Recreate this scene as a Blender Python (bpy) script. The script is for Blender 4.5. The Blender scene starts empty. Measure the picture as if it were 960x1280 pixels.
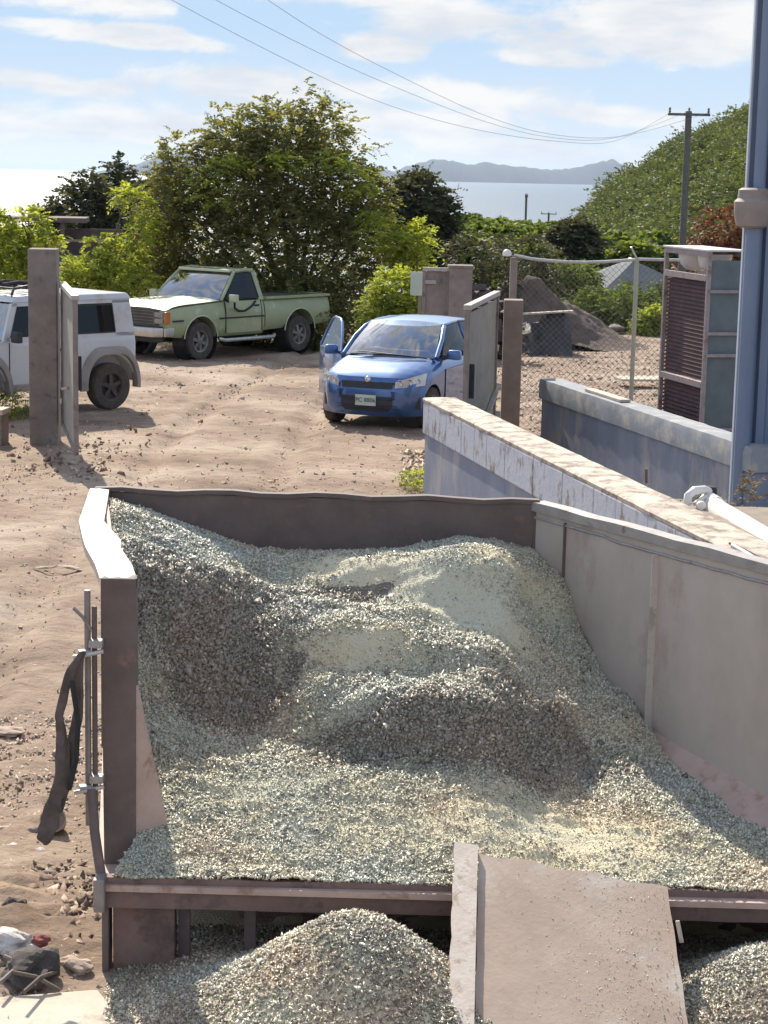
import bpy, bmesh, math, random
import numpy as np
from mathutils import Vector, Matrix, noise
R = math.radians
rng = np.random.default_rng(7)
random.seed(7)
sc = bpy.context.scene
COL = sc.collection

# ------------------------------------------------------------------ camera, sky, sun, exposure
CAM_H, PITCH, ROLL, FPX = 3.47, R(9.93), R(1.2), 2400.0
cd = bpy.data.cameras.new('camera'); cam = bpy.data.objects.new('camera', cd); COL.objects.link(cam)
cam.matrix_world = Matrix.Translation((0, 0, CAM_H)) @ Matrix.Rotation(math.pi/2 - PITCH, 4, 'X') @ Matrix.Rotation(ROLL, 4, 'Z')
cd.sensor_fit = 'VERTICAL'; cd.sensor_height = 24.0; cd.sensor_width = 18.0
cd.lens = 24.0 * FPX / 1280.0
cd.clip_start = 0.1; cd.clip_end = 60000
sc.camera = cam
SUN_AZ, SUN_EL = R(18), R(38)          # azimuth measured from +Y towards -X
sun_dir = Vector((-math.sin(SUN_AZ)*math.cos(SUN_EL), math.cos(SUN_AZ)*math.cos(SUN_EL), math.sin(SUN_EL)))
sd = bpy.data.lights.new('sun', 'SUN'); sd.energy = 4.0; sd.angle = R(0.6); sd.color = (1.0, 0.92, 0.79)
so = bpy.data.objects.new('sun', sd); COL.objects.link(so)
so.rotation_euler = sun_dir.to_track_quat('Z', 'Y').to_euler()
sc.view_settings.view_transform = 'Standard'; sc.view_settings.look = 'None'
sc.view_settings.gamma = 1.0; sc.view_settings.use_curve_mapping = False
sc.view_settings.exposure = 0.86
SKY = 0.15
CLOUD = 3.75

def build_world():
    w = bpy.data.worlds.new('World'); sc.world = w; w.use_nodes = True
    nt = w.node_tree; N = nt.nodes; L = nt.links; N.clear()
    out = N.new('ShaderNodeOutputWorld'); bg = N.new('ShaderNodeBackground'); bg.inputs[1].default_value = SKY
    sky = N.new('ShaderNodeTexSky'); sky.sky_type = 'NISHITA'; sky.sun_disc = False
    sky.sun_elevation = SUN_EL; sky.sun_rotation = -SUN_AZ
    sky.air_density = 1.0; sky.dust_density = 0.6; sky.ozone_density = 1.5; sky.altitude = 20
    def m(op, a, b=None, c=None, clamp=False):
        n = N.new('ShaderNodeMath'); n.operation = op; n.use_clamp = clamp
        for i, v in enumerate((a, b, c)):
            if v is None: continue
            if isinstance(v, (int, float)): n.inputs[i].default_value = v
            else: L.new(v, n.inputs[i])
        return n.outputs[0]
    tc = N.new('ShaderNodeTexCoord'); sep = N.new('ShaderNodeSeparateXYZ'); L.new(tc.outputs['Generated'], sep.inputs[0])
    X, Y, Z = sep.outputs
    az = m('ARCTAN2', X, Y)
    def noise3(sx, sz, scale, det, rough, off=0.0, dist=0.0):
        cb = N.new('ShaderNodeCombineXYZ')
        L.new(m('MULTIPLY', az, sx), cb.inputs[0]); L.new(m('MULTIPLY', Z, sz), cb.inputs[1]); cb.inputs[2].default_value = off
        n = N.new('ShaderNodeTexNoise'); n.inputs['Scale'].default_value = scale; n.inputs['Detail'].default_value = det
        n.inputs['Roughness'].default_value = rough; n.inputs['Distortion'].default_value = dist
        L.new(cb.outputs[0], n.inputs['Vector']); return n.outputs[0]
    # cloud banks: ellipses in azimuth / elevation, eaten by noise
    total = None
    banks = [(0.135, 0.077, 0.085, 0.021), (0.03, 0.080, 0.055, 0.011), (-0.045, 0.0905, 0.11, 0.007),
             (-0.165, 0.086, 0.050, 0.008), (-0.125, 0.0655, 0.055, 0.0055), (-0.175, 0.042, 0.05, 0.008),
             (-0.07, 0.043, 0.075, 0.012), (-0.01, 0.064, 0.022, 0.007), (0.055, 0.038, 0.06, 0.011), (0.10, 0.033, 0.06, 0.008),
             (-0.10, 0.020, 0.20, 0.014), (0.08, 0.012, 0.14, 0.013), (0.085, 0.060, 0.035, 0.004), (-0.02, 0.028, 0.12, 0.012)]
    n_edge = noise3(24, 48, 1.0, 7, 0.60, 1.7, 0.5)
    n_big = noise3(5, 22, 1.0, 4, 0.55, 5.1, 0.2)
    for (a0, e0, sa, se) in banks:
        u = m('DIVIDE', m('SUBTRACT', az, a0), sa)
        # each bank sinks slightly to the right, as wind-drawn clouds do
        e = m('ADD', m('SUBTRACT', Z, e0), m('MULTIPLY', m('SUBTRACT', az, a0), 0.06))
        v = m('DIVIDE', e, se)
        d = m('SQRT', m('ADD', m('MULTIPLY', u, u), m('MULTIPLY', v, v)))
        f = m('SUBTRACT', 1.15, d)
        total = f if total is None else m('SMOOTH_MAX', total, f, 0.2)
    field = m('ADD', total, m('MULTIPLY', m('SUBTRACT', n_edge, 0.5), 2.3))
    field = m('ADD', field, m('MULTIPLY', m('SUBTRACT', n_big, 0.5), 1.2))
    hi = m('SUBTRACT', n_big, 0.40)                                   # scattered cloud over the rest of the dome
    up = m('MULTIPLY', m('GREATER_THAN', Z, 0.12), 1.0)
    field = m('ADD', m('MULTIPLY', field, m('SUBTRACT', 1.0, up)), m('MULTIPLY', m('MULTIPLY', hi, 3.0), up))
    dens = N.new('ShaderNodeMapRange'); dens.interpolation_type = 'SMOOTHSTEP'; L.new(field, dens.inputs[0])
    dens.inputs[1].default_value = 0.05; dens.inputs[2].default_value = 0.65
    hz = N.new('ShaderNodeMapRange'); hz.interpolation_type = 'SMOOTHSTEP'; L.new(Z, hz.inputs[0])    # thin veil along the horizon
    hz.inputs[1].default_value = 0.0; hz.inputs[2].default_value = 0.04; hz.inputs[3].default_value = 0.55; hz.inputs[4].default_value = 0.0
    dd = m('MAXIMUM', m('MULTIPLY', dens.outputs[0], 0.9), hz.outputs[0])
    shade = noise3(16, 60, 1.0, 5, 0.6, 9.3)
    ramp = N.new('ShaderNodeValToRGB'); L.new(shade, ramp.inputs[0])
    ramp.color_ramp.elements[0].position = 0.36; ramp.color_ramp.elements[0].color = (0.74, 0.76, 0.81, 1)
    ramp.color_ramp.elements[1].position = 0.60; ramp.color_ramp.elements[1].color = (0.98, 0.96, 0.92, 1)
    sc_ = N.new('ShaderNodeVectorMath'); sc_.operation = 'SCALE'; L.new(ramp.outputs[0], sc_.inputs[0]); sc_.inputs['Scale'].default_value = CLOUD
    low = N.new('ShaderNodeValToRGB'); L.new(m('MULTIPLY', Z, 8.0), low.inputs[0])       # low sky: pale at the horizon, blue above
    e = low.color_ramp.elements; e[0].position = 0.0; e[0].color = (0.66, 0.76, 0.84, 1); e[1].position = 0.6; e[1].color = (0.47, 0.635, 0.83, 1)
    lows = N.new('ShaderNodeVectorMath'); lows.operation = 'SCALE'; L.new(low.outputs[0], lows.inputs[0]); lows.inputs['Scale'].default_value = 4.2
    fade = N.new('ShaderNodeMapRange'); fade.interpolation_type = 'SMOOTHSTEP'; L.new(Z, fade.inputs[0]); fade.inputs[1].default_value = 0.11; fade.inputs[2].default_value = 0.45
    tint = N.new('ShaderNodeMix'); tint.data_type = 'RGBA'; L.new(fade.outputs[0], tint.inputs[0]); L.new(lows.outputs[0], tint.inputs[6]); L.new(sky.outputs[0], tint.inputs[7])
    mix = N.new('ShaderNodeMix'); mix.data_type = 'RGBA'
    L.new(dd, mix.inputs[0]); L.new(tint.outputs[2], mix.inputs[6]); L.new(sc_.outputs[0], mix.inputs[7])
    L.new(mix.outputs[2], bg.inputs[0]); L.new(bg.outputs[0], out.inputs[0])
build_world()

# ------------------------------------------------------------------ survey of the place (camera-calibrated tape measure)
def ray(u, v):
    x, y = u - 480.0, -(v - 640.0)
    c, s = math.cos(ROLL), math.sin(ROLL)
    xr, yr = x*c - y*s, x*s + y*c
    return (xr, FPX*math.cos(PITCH) + yr*math.sin(PITCH), -FPX*math.sin(PITCH) + yr*math.cos(PITCH))
def G(u, v, z=0.0):
    r = ray(u, v); t = (z - CAM_H)/r[2]; return Vector((r[0]*t, r[1]*t, z))
def D(u, v, y):
    r = ray(u, v); t = y/r[1]; return Vector((r[0]*t, y, CAM_H + r[2]*t))

# ------------------------------------------------------------------ materials
MATS = {}
def mat(name, c1, c2=None, rough=0.8, metal=0.0, scale=6.0, bump=0.0, bscale=60.0, c3=None, spots=0.0, sscale=3.0,
        spec=0.5, coat=0.0, transl=0.0, rnd=False, alpha=1.0, obj=True, det=6.0, streak=1.0):
    if name in MATS: return MATS[name]
    m = bpy.data.materials.new(name); m.use_nodes = True; MATS[name] = m
    nt = m.node_tree; N = nt.nodes; L = nt.links
    b = N['Principled BSDF']; out = N['Material Output']
    b.inputs['Roughness'].default_value = rough; b.inputs['Metallic'].default_value = metal
    b.inputs['Specular IOR Level'].default_value = spec; b.inputs['Coat Weight'].default_value = coat
    if alpha < 1: b.inputs['Alpha'].default_value = alpha
    c2 = c2 or c1
    tc = N.new('ShaderNodeTexCoord'); mp = N.new('ShaderNodeMapping'); L.new(tc.outputs['Object'], mp.inputs[0])
    mp.inputs['Scale'].default_value = (1, 1, 1.0/streak)
    n = N.new('ShaderNodeTexNoise'); n.inputs['Scale'].default_value = scale; n.inputs['Detail'].default_value = det; n.inputs['Roughness'].default_value = 0.62
    L.new(mp.outputs[0], n.inputs['Vector'])
    r = N.new('ShaderNodeValToRGB'); r.color_ramp.elements[0].position = 0.33; r.color_ramp.elements[1].position = 0.67
    r.color_ramp.elements[0].color = (*c1, 1); r.color_ramp.elements[1].color = (*c2, 1)
    L.new(n.outputs[0], r.inputs[0]); colr = r.outputs[0]
    if c3 is not None:
        n2 = N.new('ShaderNodeTexNoise'); n2.inputs['Scale'].default_value = sscale; n2.inputs['Detail'].default_value = 8; n2.inputs['Roughness'].default_value = 0.7
        L.new(mp.outputs[0], n2.inputs['Vector'])
        mr = N.new('ShaderNodeMapRange'); L.new(n2.outputs[0], mr.inputs[0]); mr.inputs[1].default_value = 0.62 - spots*0.3; mr.inputs[2].default_value = 0.70 - spots*0.2
        mx = N.new('ShaderNodeMix'); mx.data_type = 'RGBA'; L.new(mr.outputs[0], mx.inputs[0]); L.new(colr, mx.inputs[6]); mx.inputs[7].default_value = (*c3, 1)
        colr = mx.outputs[2]
    if rnd:
        at = N.new('ShaderNodeAttribute'); at.attribute_name = 'rnd'
        hv = N.new('ShaderNodeHueSaturation'); L.new(colr, hv.inputs['Color'])
        v = N.new('ShaderNodeMapRange'); L.new(at.outputs['Fac'], v.inputs[0]); v.inputs[3].default_value = 0.55; v.inputs[4].default_value = 1.5
        L.new(v.outputs[0], hv.inputs['Value'])
        h = N.new('ShaderNodeMapRange'); L.new(at.outputs['Fac'], h.inputs[0]); h.inputs[3].default_value = 0.515; h.inputs[4].default_value = 0.485
        L.new(h.outputs[0], hv.inputs['Hue']); colr = hv.outputs[0]
    L.new(colr, b.inputs['Base Color'])
    if bump > 0:
        n3 = N.new('ShaderNodeTexNoise'); n3.inputs['Scale'].default_value = bscale; n3.inputs['Detail'].default_value = 8; n3.inputs['Roughness'].default_value = 0.65
        L.new(tc.outputs['Object'], n3.inputs['Vector'])
        bp = N.new('ShaderNodeBump'); bp.inputs['Strength'].default_value = 0.8; bp.inputs['Distance'].default_value = bump
        L.new(n3.outputs[0], bp.inputs['Height']); L.new(bp.outputs[0], b.inputs['Normal'])
    if transl > 0:
        tr = N.new('ShaderNodeBsdfTranslucent'); g = N.new('ShaderNodeVectorMath'); g.operation = 'MULTIPLY'
        L.new(colr, g.inputs[0]); g.inputs[1].default_value = (1.9, 1.75, 0.7); L.new(g.outputs[0], tr.inputs[0])
        ms = N.new('ShaderNodeMixShader'); ms.inputs[0].default_value = transl
        L.new(b.outputs[0], ms.inputs[1]); L.new(tr.outputs[0], ms.inputs[2]); L.new(ms.outputs[0], out.inputs[0])
    return m
def glassmat(name, tint=(0.5, 0.56, 0.56), mixf=0.55, rough=0.03):
    """thin window pane: tinted see-through plus mirror reflection by angle"""
    if name in MATS: return MATS[name]
    m = bpy.data.materials.new(name); m.use_nodes = True; MATS[name] = m
    nt = m.node_tree; N = nt.nodes; L = nt.links; N.clear()
    out = N.new('ShaderNodeOutputMaterial'); tr = N.new('ShaderNodeBsdfTransparent'); tr.inputs[0].default_value = (*tint, 1)
    gl = N.new('ShaderNodeBsdfGlossy'); gl.inputs['Roughness'].default_value = rough; gl.inputs[0].default_value = (0.95, 0.97, 1, 1)
    lw = N.new('ShaderNodeLayerWeight'); lw.inputs[0].default_value = mixf
    ms = N.new('ShaderNodeMixShader'); L.new(lw.outputs['Fresnel'], ms.inputs[0]); L.new(tr.outputs[0], ms.inputs[1]); L.new(gl.outputs[0], ms.inputs[2])
    L.new(ms.outputs[0], out.inputs[0]); return m

M_rust = mat('rusty_brown_steel', (0.115, 0.085, 0.075), (0.165, 0.122, 0.108), 0.75, 0.0, 5, 0.002, 40, (0.21, 0.13, 0.105), 0.15, 7)
M_red = mat('red_oxide_steel', (0.165, 0.105, 0.09), (0.225, 0.145, 0.12), 0.75, 0, 7, 0.002, 50, (0.12, 0.08, 0.07), 0.3, 6)
M_binwall = mat('worn_grey_steel', (0.41, 0.345, 0.295), (0.53, 0.455, 0.395), 0.55, 0.0, 2.2, 0.0015, 30, (0.38, 0.29, 0.24), 0.25, 1.6, streak=1.6)
M_binpink = mat('pink_rust_steel', (0.42, 0.29, 0.24), (0.52, 0.38, 0.32), 0.7, 0, 5, 0.002, 60, (0.33, 0.2, 0.15), 0.25, 8)
M_rim = mat('bare_rim_steel', (0.33, 0.295, 0.27), (0.44, 0.405, 0.375), 0.5, 0.2, 8, 0.001, 40, (0.26, 0.18, 0.14), 0.15, 14)
M_steel = mat('galvanised_steel', (0.42, 0.42, 0.41), (0.55, 0.55, 0.53), 0.45, 0.6, 10, 0.0, 40)
M_conc = mat('weathered_concrete', (0.20, 0.165, 0.145), (0.29, 0.245, 0.215), 0.95, 0, 4, 0.003, 60, (0.14, 0.115, 0.10), 0.2, 5)
M_pale = mat('pale_concrete', (0.50, 0.42, 0.33), (0.62, 0.53, 0.42), 0.95, 0, 5, 0.004, 50, (0.36, 0.29, 0.22), 0.3, 6)
M_blueconc = mat('blue_painted_concrete', (0.18, 0.205, 0.27), (0.25, 0.275, 0.345), 0.85, 0, 3, 0.003, 20, (0.34, 0.33, 0.335), 0.35, 2.4, streak=2.6)
M_bluetop = mat('chipped_blue_white_concrete', (0.40, 0.43, 0.50), (0.50, 0.52, 0.56), 0.9, 0, 5, 0.006, 22, (0.20, 0.165, 0.15), 0.34, 5, streak=1.5)
M_bluegrey = mat('blue_grey_cladding', (0.15, 0.19, 0.28), (0.19, 0.24, 0.34), 0.5, 0.1, 3, 0, 30, (0.18, 0.2, 0.25), 0.1, 5, streak=4)
M_dark = mat('dark_rubber', (0.018, 0.017, 0.017), (0.035, 0.032, 0.03), 0.85, 0, 10)
M_tyre = mat('dusty_tyre', (0.05, 0.042, 0.038), (0.10, 0.08, 0.068), 0.95, 0, 10)
M_black = mat('black_plastic', (0.02, 0.02, 0.022), (0.03, 0.03, 0.032), 0.55, 0, 10)
M_bark = mat('bark', (0.10, 0.075, 0.055), (0.17, 0.135, 0.10), 0.95, 0, 8, 0.01, 20)
M_white = mat('white_plastic', (0.72, 0.68, 0.62), (0.82, 0.79, 0.74), 0.45, 0, 5, 0, 30, (0.5, 0.42, 0.33), 0.12, 8)
M_chrome = mat('chrome', (0.6, 0.6, 0.6), (0.7, 0.7, 0.7), 0.2, 1.0)

# ------------------------------------------------------------------ mesh helpers
def tag(o, label=None, cat=None, group=None, kind=None):
    if label: o['label'] = label
    if cat: o['category'] = cat
    if group: o['group'] = group
    if kind: o['kind'] = kind
    return o
def empty(name, loc=(0, 0, 0), rz=0.0, **k):
    o = bpy.data.objects.new(name, None); COL.objects.link(o); o.location = loc; o.rotation_euler = (0, 0, rz)
    o.empty_display_size = 0.2
    return tag(o, **k)
def np_mesh(name, V, F, m, parent=None, rnd=None, smooth=False):
    V = np.asarray(V, dtype=np.float32); F = np.asarray(F, dtype=np.int32)
    me = bpy.data.meshes.new(name); k = F.shape[1]
    me.vertices.add(len(V)); me.vertices.foreach_set('co', V.ravel())
    me.loops.add(F.size); me.loops.foreach_set('vertex_index', F.ravel())
    me.polygons.add(len(F)); me.polygons.foreach_set('loop_start', np.arange(0, F.size, k, dtype=np.int32))
    me.polygons.foreach_set('loop_total', np.full(len(F), k, dtype=np.int32))
    if smooth: me.polygons.foreach_set('use_smooth', np.ones(len(F), dtype=bool))
    me.update(calc_edges=True)
    if rnd is not None:
        a = me.attributes.new('rnd', 'FLOAT', 'FACE'); a.data.foreach_set('value', np.asarray(rnd, dtype=np.float32))
    for mm in (m if isinstance(m, (list, tuple)) else [m]): me.materials.append(mm)
    o = bpy.data.objects.new(name, me); COL.objects.link(o)
    if parent: o.parent = parent
    return o
class MB:
    def __init__(s): s.v = []; s.f = []
    def add(s, vs, fs):
        n = len(s.v); s.v += [tuple(p) for p in vs]; s.f += [tuple(i + n for i in f) for f in fs]; return s
    def box(s, c, size, rot=None, taper=1.0):
        hx, hy, hz = size[0]/2, size[1]/2, size[2]/2
        P = []
        for z in (-1, 1):
            k = taper if z > 0 else 1.0
            for x, y in ((-1, -1), (1, -1), (1, 1), (-1, 1)): P.append(Vector((x*hx*k, y*hy*k, z*hz)))
        if rot is not None:
            if not isinstance(rot, Matrix): rot = Matrix.Rotation(rot, 3, 'Z')
            P = [rot @ p for p in P]
        c = Vector(c)
        return s.add([p + c for p in P], [(3, 2, 1, 0), (4, 5, 6, 7), (0, 1, 5, 4), (1, 2, 6, 5), (2, 3, 7, 6), (3, 0, 4, 7)])
    def hexa(s, bot, top):
        """box from four bottom and four top points (counter-clockwise from above)"""
        return s.add(list(bot) + list(top), [(3, 2, 1, 0), (4, 5, 6, 7), (0, 1, 5, 4), (1, 2, 6, 5), (2, 3, 7, 6), (3, 0, 4, 7)])
    def beam(s, a, b, w, h=None, up=(0, 0, 1)):
        a, b = Vector(a), Vector(b); h = h or w; d = (b - a).normalized(); u = Vector(up)
        if abs(d.dot(u)) > 0.99: u = Vector((1, 0, 0))
        x = d.cross(u).normalized(); y = x.cross(d).normalized(); P = []
        for q in (a, b):
            for i, j in ((-1, -1), (1, -1), (1, 1), (-1, 1)): P.append(q + x*(w/2*i) + y*(h/2*j))
        return s.add(P, [(0, 1, 2, 3), (7, 6, 5, 4), (0, 4, 5, 1), (1, 5, 6, 2), (2, 6, 7, 3), (3, 7, 4, 0)])
    def tube(s, pts, r, n=8, cap=True):
        pts = [Vector(p) for p in pts]; rs = r if isinstance(r, (list, tuple)) else [r]*len(pts)
        rings = []; prev = None
        for i, p in enumerate(pts):
            d = (pts[min(i+1, len(pts)-1)] - pts[max(i-1, 0)]).normalized()
            if prev is None:
                u = Vector((0, 0, 1)) if abs(d.z) < 0.9 else Vector((1, 0, 0))
                x = d.cross(u).normalized()
            else: x = (prev - d*prev.dot(d)).normalized()
            prev = x; y = d.cross(x)
            rings.append([p + (x*math.cos(2*math.pi*k/n) + y*math.sin(2*math.pi*k/n))*rs[i] for k in range(n)])
        vs = [q for rg in rings for q in rg]; fs = []
        for i in range(len(pts)-1):
            for k in range(n): fs.append((i*n+k, i*n+(k+1) % n, (i+1)*n+(k+1) % n, (i+1)*n+k))
        if cap: fs += [tuple(reversed(range(n))), tuple((len(pts)-1)*n + k for k in range(n))]
        return s.add(vs, fs)
    def lathe(s, prof, c, axis='Z', n=28, rot=None):
        """prof: (radius, height) pairs turned round the axis"""
        vs, fs = [], []
        for (r, h) in prof:
            for k in range(n):
                a = 2*math.pi*k/n; p = Vector((r*math.cos(a), r*math.sin(a), h))
                if axis == 'Y': p = Vector((p.x, p.z, p.y))
                if axis == 'X': p = Vector((p.z, p.x, p.y))
                if rot is not None: p = rot @ p
                vs.append(p + Vector(c))
        for i in range(len(prof)-1):
            for k in range(n): fs.append((i*n+k, i*n+(k+1) % n, (i+1)*n+(k+1) % n, (i+1)*n+k))
        return s.add(vs, fs)
    def grid(s, P):
        """P: rows of points"""
        n, m = len(P), len(P[0]); vs = [q for row in P for q in row]
        fs = [(i*m+j, i*m+j+1, (i+1)*m+j+1, (i+1)*m+j) for i in range(n-1) for j in range(m-1)]
        return s.add(vs, fs)
    def build(s, name, m, parent=None, smooth=None, bevel=0.0, **k):
        me = bpy.data.meshes.new(name); me.from_pydata(s.v, [], s.f)
        bm = bmesh.new(); bm.from_mesh(me); bmesh.ops.recalc_face_normals(bm, faces=bm.faces)
        if bevel > 0:
            ed = [e for e in bm.edges if len(e.link_faces) == 2 and e.calc_face_angle(0) > 0.5]
            bmesh.ops.bevel(bm, geom=ed, offset=bevel, segments=2, affect='EDGES', profile=0.6, clamp_overlap=True)
        bm.to_mesh(me); bm.free()
        me.materials.append(m)
        if smooth:
            me.polygons.foreach_set('use_smooth', [True]*len(me.polygons)); me.set_sharp_from_angle(angle=R(smooth))
        o = bpy.data.objects.new(name, me); COL.objects.link(o)
        if parent: o.parent = parent
        return tag(o, **k)
def copy_tree(o, parent=None):
    c = o.copy(); COL.objects.link(c); c.parent = parent
    for ch in list(o.children): copy_tree(ch, c)
    return c
# vectorised value noise for terrain
_perm = rng.random((256, 256))
def vn(x, y, s):
    x = np.asarray(x)*s + 1000.3; y = np.asarray(y)*s + 1000.7
    xi, yi = np.floor(x).astype(int), np.floor(y).astype(int); fx, fy = x - xi, y - yi
    fx, fy = fx*fx*(3-2*fx), fy*fy*(3-2*fy); g = lambda a, b: _perm[a % 256, b % 256]
    return (g(xi, yi)*(1-fx) + g(xi+1, yi)*fx)*(1-fy) + (g(xi, yi+1)*(1-fx) + g(xi+1, yi+1)*fx)*fy - 0.5
def fbm(x, y, s, o=4, gain=0.5):
    t = 0; a = 1.0
    for i in range(o): t = t + a*vn(x + 17.1*i, y - 9.3*i, s*2**i); a *= gain
    return t

# ------------------------------------------------------------------ ground, sea, islands
SEA = -25.0
def ground_z(x, y):
    x = np.asarray(x, dtype=float); y = np.asarray(y, dtype=float)
    z = -0.0125*np.clip(y - 26, 0, 25)
    t = np.clip((y - 52)/420, 0, 1); z = z - 34*t**0.85*(y > 52)
    # bank on the right climbing towards the hillside
    return z
def make_ground():
    xs = np.concatenate([-np.geomspace(900, 9, 40)[:-1], np.arange(-9, 7.01, 0.055), np.geomspace(7, 900, 40)[1:]])
    ys = np.concatenate([np.linspace(-60, 5, 12)[:-1], np.geomspace(5, 50, 520), np.geomspace(50, 900, 60)[1:]])
    X, Y = np.meshgrid(xs, ys); Z = ground_z(X, Y)
    near = np.clip((55 - Y)/10, 0, 1)*np.clip((12 - np.abs(X))/3, 0, 1)
    Z = Z + near*(0.05*fbm(X, Y, 0.7, 3) + 0.020*fbm(X, Y, 4, 4, 0.65) + 0.016*vn(X, Y, 17))
    # wheel ruts that curve in through the gate
    for off in (-0.9, 0.75):
        c = -2.0 + off + 0.012*(Y-20)**2*0.25
        Z += near*0.06*(-np.exp(-((X - c)/0.17)**2) + .25*np.exp(-((X - c - .3)/0.12)**2) + .25*np.exp(-((X - c + .3)/0.12)**2))*(1 + 0.8*vn(X, Y, 1.5))
    # clods left of the bin
    cl = np.exp(-((X + 1.9)/0.55)**2 - ((Y - 8.6)/0.9)**2); Z += cl*(0.05 + 0.09*np.abs(vn(X, Y, 9)) + 0.05*vn(X, Y, 22))
    cl = np.exp(-((X + 3.2)/1.2)**2 - ((Y - 30)/2.2)**2); Z += cl*0.10*np.abs(fbm(X, Y, 3, 3))
    ny, nx = X.shape; idx = np.arange(nx*ny).reshape(ny, nx)
    F = np.stack([idx[:-1, :-1], idx[:-1, 1:], idx[1:, 1:], idx[1:, :-1]], -1).reshape(-1, 4)
    V = np.stack([X, Y, Z], -1).reshape(-1, 3)
    m = bpy.data.materials.new('dry_dirt'); m.use_nodes = True; nt = m.node_tree; N = nt.nodes; L = nt.links; b = N['Principled BSDF']
    b.inputs['Roughness'].default_value = 0.95; b.inputs['Specular IOR Level'].default_value = 0.2
    tc = N.new('ShaderNodeTexCoord')
    def nz(s, d=8, r=0.6, sx=1.0):
        mp = N.new('ShaderNodeMapping'); mp.inputs['Scale'].default_value = (sx, 1, 1); L.new(tc.outputs['Object'], mp.inputs[0])
        n = N.new('ShaderNodeTexNoise'); n.inputs['Scale'].default_value = s; n.inputs['Detail'].default_value = d; n.inputs['Roughness'].default_value = r
        L.new(mp.outputs[0], n.inputs['Vector']); return n.outputs[0]
    def ramp(f, stops):
        r = N.new('ShaderNodeValToRGB'); e = r.color_ramp.elements
        while len(e) < len(stops): e.new(0.5)
        for q, (p, c) in zip(e, stops): q.position = p; q.color = (*c, 1)
        L.new(f, r.inputs[0]); return r.outputs[0]
    base = ramp(nz(0.55, 9, 0.65, 0.8), [(0.34, (0.175, 0.122, 0.088)), (0.49, (0.315, 0.232, 0.172)), (0.64, (0.43, 0.345, 0.268))])
    fine = ramp(nz(11, 10, 0.8, .35), [(0.30, (0.50, 0.47, 0.45)), (0.46, (.92, .91, .90)), (0.56, (1.06, 1.05, 1.04)), (0.72, (1.32, 1.3, 1.28))])
    mx = N.new('ShaderNodeMix'); mx.data_type = 'RGBA'; mx.blend_type = 'MULTIPLY'; mx.inputs[0].default_value = 1
    L.new(base, mx.inputs[6]); L.new(fine, mx.inputs[7])
    # grass colour far beyond the yard
    sp = N.new('ShaderNodeSeparateXYZ'); L.new(tc.outputs['Object'], sp.inputs[0])
    mr = N.new('ShaderNodeMapRange'); L.new(sp.outputs[1], mr.inputs[0]); mr.inputs[1].default_value = 47; mr.inputs[2].default_value = 52
    mg = N.new('ShaderNodeMix'); mg.data_type = 'RGBA'; L.new(mr.outputs[0], mg.inputs[0]); L.new(mx.outputs[2], mg.inputs[6]); mg.inputs[7].default_value = (0.07, 0.10, 0.035, 1)
    L.new(mg.outputs[2], b.inputs['Base Color'])
    bp = N.new('ShaderNodeBump'); bp.inputs['Distance'].default_value = 0.03; bp.inputs['Strength'].default_value = 0.9; L.new(nz(14, 9, 0.7), bp.inputs['Height'])
    L.new(bp.outputs[0], b.inputs['Normal'])
    o = np_mesh('ground', V, F, m, smooth=True); tag(o, kind='structure')
make_ground()
def make_sea():
    m = bpy.data.materials.new('sea_water'); m.use_nodes = True; nt = m.node_tree; N = nt.nodes; L = nt.links; b = N['Principled BSDF']
    b.inputs['Base Color'].default_value = (0.05, 0.09, 0.13, 1); b.inputs['Roughness'].default_value = 0.42; b.inputs['IOR'].default_value = 1.33
    tc = N.new('ShaderNodeTexCoord'); n = N.new('ShaderNodeTexNoise'); n.inputs['Scale'].default_value = 0.05; n.inputs['Detail'].default_value = 10; n.inputs['Roughness'].default_value = 0.65
    mp = N.new('ShaderNodeMapping'); mp.inputs['Scale'].default_value = (0.6, 1.0, 1); L.new(tc.outputs['Object'], mp.inputs[0]); L.new(mp.outputs[0], n.inputs['Vector'])
    bp = N.new('ShaderNodeBump'); bp.inputs['Strength'].default_value = 1.0; bp.inputs['Distance'].default_value = 3.0; L.new(n.outputs[0], bp.inputs['Height']); L.new(bp.outputs[0], b.inputs['Normal'])
    MB().grid([[(-24000, 300, SEA), (24000, 300, SEA)], [(-24000, 40000, SEA), (24000, 40000, SEA)]]).build('sea', m, kind='structure')
make_sea()
M_isl = mat('island_scrub', (0.018, 0.028, 0.045), (0.03, 0.042, 0.06), 1.0, 0, 0.003)
def island(name, dist, prof, depth, seed):
    """prof: (u, v) skyline read against the horizon, turned into a ridge with real depth"""
    us = np.arange(prof[0][0], prof[-1][0] + 1, 2.0); hs = np.interp(us, [p[0] for p in prof], [p[1] for p in prof])
    rows = []
    for k in range(13):
        t = k/12.0; prof_t = math.sin(math.pi*t)**0.8
        row = []
        for u, h in zip(us, hs):
            p = D(u, 220 - 0*h, dist)
            z = SEA + (h/FPX*dist + 0)*prof_t*(1 + 0.10*float(vn(u, t*9 + seed, 0.21))*(1 if 0 < k < 12 else 0))
            row.append((p.x, dist + (t - 0.5)*depth + depth*0.16*float(vn(u, seed, 0.05)), z - 2))
        rows.append(row)
    MB().grid(rows).build(name, M_isl, smooth=80, kind='structure')
island('far_hills', 13000, [(486, 5), (505, 17), (530, 24), (551, 28), (570, 24), (590, 21), (605, 25), (625, 22), (650, 20), (690, 17), (705, 18), (722, 21), (745, 26), (763, 32), (778, 26), (792, 19), (830, 15), (870, 6)], 1800, 1)
island('far_hills', 15000, [(140, 5), (165, 10), (185, 16), (205, 24), (230, 28), (260, 24), (300, 26), (350, 20), (420, 22), (470, 15), (505, 8)], 2200, 4)

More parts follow.
